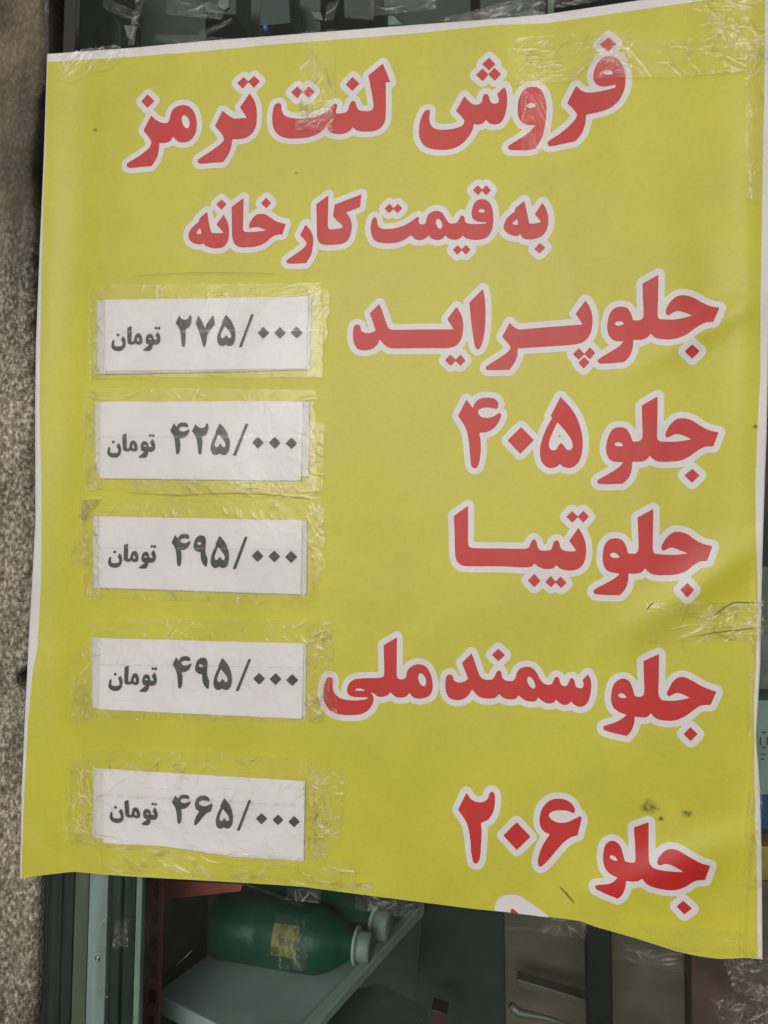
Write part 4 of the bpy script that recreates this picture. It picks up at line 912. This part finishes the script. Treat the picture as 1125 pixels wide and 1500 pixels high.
# right edge: packets seen past the banner
m_pk = simple('pale_green_packet', (.26, .31, .28), .4, vary=.2, bump=(50, .5)); m_bl = simple('blue_packet', (.03, .07, .20), .4); m_yl = simple('amber_packet', (.38, .24, .05), .4, vary=.4)
item('grey_packet', [(1112, 830), (1150, 830), (1150, 1010), (1112, 1010)], .05, .03, simple('grey_packet', (.14, .14, .12), .4, vary=.6, vscale=40, bump=(60, .6)), 'dull grey packet behind the glass at the middle right edge', 'packet', 'packets at the right edge of the window')
pk = item('pale_packet', [(1104, 1026), (1150, 1026), (1150, 1165), (1104, 1165)], .045, .03, m_pk, 'pale green packet with dark marks at the right edge', 'packet', 'packets at the right edge of the window')
for (xx, yy, ww, hh) in ((1116, 1072, 6, 2), (1113, 1080, 2, 12), (1123, 1080, 2, 12), (1116, 1094, 6, 2), (1114, 1104, 8, 2), (1114, 1111, 6, 2)):
    prism('packet_mark', [(xx, yy), (xx + ww, yy), (xx + ww, yy + hh), (xx, yy + hh)], .0446, .0003, m_grn, pk, 0)
item('blue_packet', [(1112, 1166), (1150, 1166), (1150, 1215), (1112, 1215)], .05, .03, m_bl, 'small blue packet under the pale green one', 'packet', 'packets at the right edge of the window')
item('amber_packet', [(1112, 1240), (1150, 1240), (1150, 1290), (1112, 1290)], .05, .03, m_yl, 'amber packet beside the lower right edge', 'packet', 'packets at the right edge of the window')
item('dark_packet', [(1112, 1292), (1150, 1292), (1150, 1420), (1112, 1420)], .05, .03, m_card, 'brown packet beside the lower right corner', 'packet', 'packets at the right edge of the window')
# top band: dark stock behind the glass
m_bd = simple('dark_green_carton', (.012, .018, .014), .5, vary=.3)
m_pale = simple('pale_corner_paper', (.24, .22, .19), .7)
ct = item('green_carton', [(72, -60), (140, -60), (142, 44), (74, 46)], .06, .05, m_bd, 'dark carton with two small print lines at the upper left', 'carton')
m_pr = simple('faded_print', (.16, .18, .16), .6)
for row, yy in enumerate((17, 26)):
    x_ = 113
    rr_ = random.Random(row)
    while x_ < 139:
        w_ = rr_.choice([1.6, 2.2, 2.8]); prism('print_mark', [(x_, yy), (x_ + w_, yy), (x_ + w_, yy + 4.5), (x_, yy + 4.5)], .0594, .0003, m_pr, ct, 0); x_ += w_ + .9
item('pale_wedge', [(110, 46), (128, 47), (143, 72), (108, 76)], .05, .01, m_pale, 'pale paper wedge under the dark carton at the upper left', 'paper')
item('black_bottle', [(146, -60), (168, -60), (168, 20), (176, 34), (178, 90), (142, 90), (144, 34), (150, 22)], .09, .05, m_bd, 'dark bottle shape beside the pale wedge', 'bottle')
item('pale_tag', [(181, 36), (199, 38), (192, 58), (186, 55)], .04, .004, m_pale, 'small pale tag at the upper left of the window', 'tag', 'pale scraps behind the upper glass')
item('pale_tag', [(320, -4), (335, -2), (336, 10), (328, 15), (319, 10)], .04, .004, m_pale, 'pale tag at the top edge above the brake word', 'tag', 'pale scraps behind the upper glass')
item('pale_tag', [(568, 23), (576, 22), (590, 36), (568, 37)], .03, .004, simple('grey_scrap', (.26, .28, .28), .6), 'grey triangular scrap above the middle of the banner', 'tag', 'pale scraps behind the upper glass')
item('pale_tag', [(453, 16), (470, 18), (474, 30), (462, 28)], .03, .004, m_pale, 'pale crooked scrap above the third top-line word', 'tag', 'pale scraps behind the upper glass')
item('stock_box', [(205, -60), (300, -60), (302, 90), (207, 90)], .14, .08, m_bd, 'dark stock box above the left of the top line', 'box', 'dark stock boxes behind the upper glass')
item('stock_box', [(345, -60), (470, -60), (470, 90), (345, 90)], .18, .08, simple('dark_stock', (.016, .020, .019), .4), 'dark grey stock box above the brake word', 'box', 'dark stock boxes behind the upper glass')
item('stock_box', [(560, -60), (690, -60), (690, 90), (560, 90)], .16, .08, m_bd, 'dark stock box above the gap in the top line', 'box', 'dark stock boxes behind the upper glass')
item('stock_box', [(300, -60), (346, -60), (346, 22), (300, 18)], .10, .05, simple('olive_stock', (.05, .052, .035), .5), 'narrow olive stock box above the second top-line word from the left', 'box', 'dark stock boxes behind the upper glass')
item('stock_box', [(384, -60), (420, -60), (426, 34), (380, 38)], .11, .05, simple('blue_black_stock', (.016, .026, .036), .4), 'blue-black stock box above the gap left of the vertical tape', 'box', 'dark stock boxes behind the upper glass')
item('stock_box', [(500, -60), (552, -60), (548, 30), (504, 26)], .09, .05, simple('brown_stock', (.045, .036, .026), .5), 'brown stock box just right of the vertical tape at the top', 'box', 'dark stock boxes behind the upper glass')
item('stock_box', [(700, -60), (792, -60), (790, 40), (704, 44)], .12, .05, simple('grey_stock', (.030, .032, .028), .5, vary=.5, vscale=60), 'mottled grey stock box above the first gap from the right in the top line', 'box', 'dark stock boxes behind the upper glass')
for q_, (cx_, cy_) in enumerate(((388, 40), )):  # solid blue spot standing in for a small lamp's reflection in the glass
    P = at(np.array(float(cx_)), np.array(float(cy_)), .06)
    tag(tube('blue_glint', [(P[0], P[1], P[2]), (P[0], P[1] + .012, P[2])], .0022, simple('blue_glint_paint', (.12, .30, .62), .3), None, 14), 'lamp reflection painted as a small bright blue stud behind the glass above the gap left of the vertical tape', 'glint')
item('stock_post', [(802, -60), (812, -60), (812, 60), (802, 60)], .05, .02, m_olive, 'thin dull post above the second letter of the top line', 'post')
# scraps of tape and film on the glass
GF = 'dusty film and tape scraps on the glass'
def onglass(q, label, seed, n=30, ang=0, spread=30, ln=(10, 40), amp=(.2, .8), mat=m_film, **k):
    return tape(q, label, off=.0004, mat=mat, seed=seed, n=n, ang=ang, spread=spread, ln=ln, amp=amp, plane=.004, group=GF, name='tape_scrap', **k)
onglass([(201, -8), (214, -8), (196, 66), (188, 66)], 'slanting tape strip on the glass at the upper left', 101, n=12, ang=100)
onglass([(228, 50), (345, 56), (300, 68), (226, 60)], 'thin wrinkled film strip on the glass just above the left of the top edge', 102, n=18, ang=5, spread=10)
onglass([(290, 48), (340, 27), (342, 33), (296, 56)], 'slanting thread of film above the brake word', 103, n=6, ang=-20)
onglass([(640, 30), (760, -2), (800, -4), (700, 34)], 'long slanting film fold above the middle of the banner', 104, n=26, ang=-18, spread=10)
onglass([(690, 18), (798, 0), (800, 22), (700, 32)], 'crumpled film on the glass right of the slanting fold', 105, n=34, ang=-5, spread=25)
onglass([(480, 4), (498, 0), (488, 30), (476, 30)], 'short curl of film above the third top-line word', 106, n=12, ang=110)
onglass([(800, -5), (905, -12), (900, -2), (806, 14)], 'film on the glass left of the upper right corner', 107, n=26, ang=-8)
onglass([(1058, 1400), (1130, 1404), (1130, 1470), (1075, 1450)], 'crumpled clear plastic under the lower right corner of the banner', 108, n=120, ang=50, spread=60, ln=(6, 30), amp=(.4, 1.6), width=(.4, .9))
onglass([(1040, 1460), (1130, 1440), (1130, 1520), (1060, 1520)], 'crumpled clear plastic at the bottom right of the window', 109, n=110, ang=20, spread=60, ln=(6, 36), amp=(.4, 1.6), width=(.4, .9))
onglass([(798, 1342), (860, 1352), (858, 1376), (792, 1366)], 'tape scrap under the foot of the banner near the slit', 110, n=34, ang=0, spread=50, ln=(5, 20))
onglass([(905, 1380), (1000, 1398), (998, 1424), (900, 1404)], 'tape scrap beneath the right part of the foot', 111, n=18, ang=10, spread=20)
onglass([(352, 1292), (360, 1294), (448, 1324), (440, 1329)], 'thin twisted film thread over the green bottles', 112, n=10, ang=20, spread=6, ln=(20, 60))
onglass([(420, 1300), (470, 1302), (468, 1322), (418, 1318)], 'film scrap on the glass above the yellow label', 113, n=22, ang=40)
onglass([(520, 1306), (610, 1318), (606, 1345), (520, 1332)], 'wrinkled film over the bottle caps', 114, n=44, ang=70, spread=40, ln=(6, 24))
onglass([(404, 1340), (450, 1340), (450, 1420), (408, 1420)], 'fine creased film over the shoulder of the nearer bottle', 115, n=34, ang=80, spread=22, ln=(8, 30), width=(.25, .5))
onglass([(128, 1340), (158, 1336), (158, 1462), (128, 1470)], 'tape stuck over the aluminium strip', 116, n=12, ang=-30, spread=20)
onglass([(168, 1350), (190, 1344), (188, 1386), (166, 1390)], 'crumpled shiny film in the dark channel', 117, n=46, ang=60, spread=60, ln=(5, 16), amp=(.5, 1.8), width=(.4, .9))
onglass([(738, 1356), (798, 1360), (798, 1364), (738, 1362)], 'thin straight film edge under the cut-off letter', 118, n=4, ang=0, spread=4)
onglass([(1113, 915), (1130, 914), (1130, 925), (1113, 925)], 'bit of clear tape reaching from the banner to the right edge', 119, n=8)
onglass([(150, -6), (205, 20), (200, 34), (150, 12)], 'loose fold of film beside the slanting tape at the upper left', 122, n=16, ang=35, spread=20)
onglass([(245, -6), (330, 8), (326, 30), (244, 22)], 'crinkled film behind the top edge left of centre', 123, n=20, ang=15, spread=40)
onglass([(540, -8), (640, -12), (640, 14), (545, 24)], 'crinkled film on the glass above the middle word', 124, n=22, ang=-20, spread=40)
onglass([(66, -10), (72, -10), (72, 78), (67, 78)], 'narrow tape along the glass edge at the upper left', 120, n=10, ang=90)

for root in [o for o in scn.objects if o.type == 'EMPTY' and o.parent is None]:
    pts = [o.matrix_basis @ Vector(c) for o in root.children for c in o.bound_box]
    if pts:
        cx = (min(p.x for p in pts) + max(p.x for p in pts)) / 2; cy = max(p.y for p in pts); cz = min(p.z for p in pts)
        place_root(root, (cx, cy, cz))
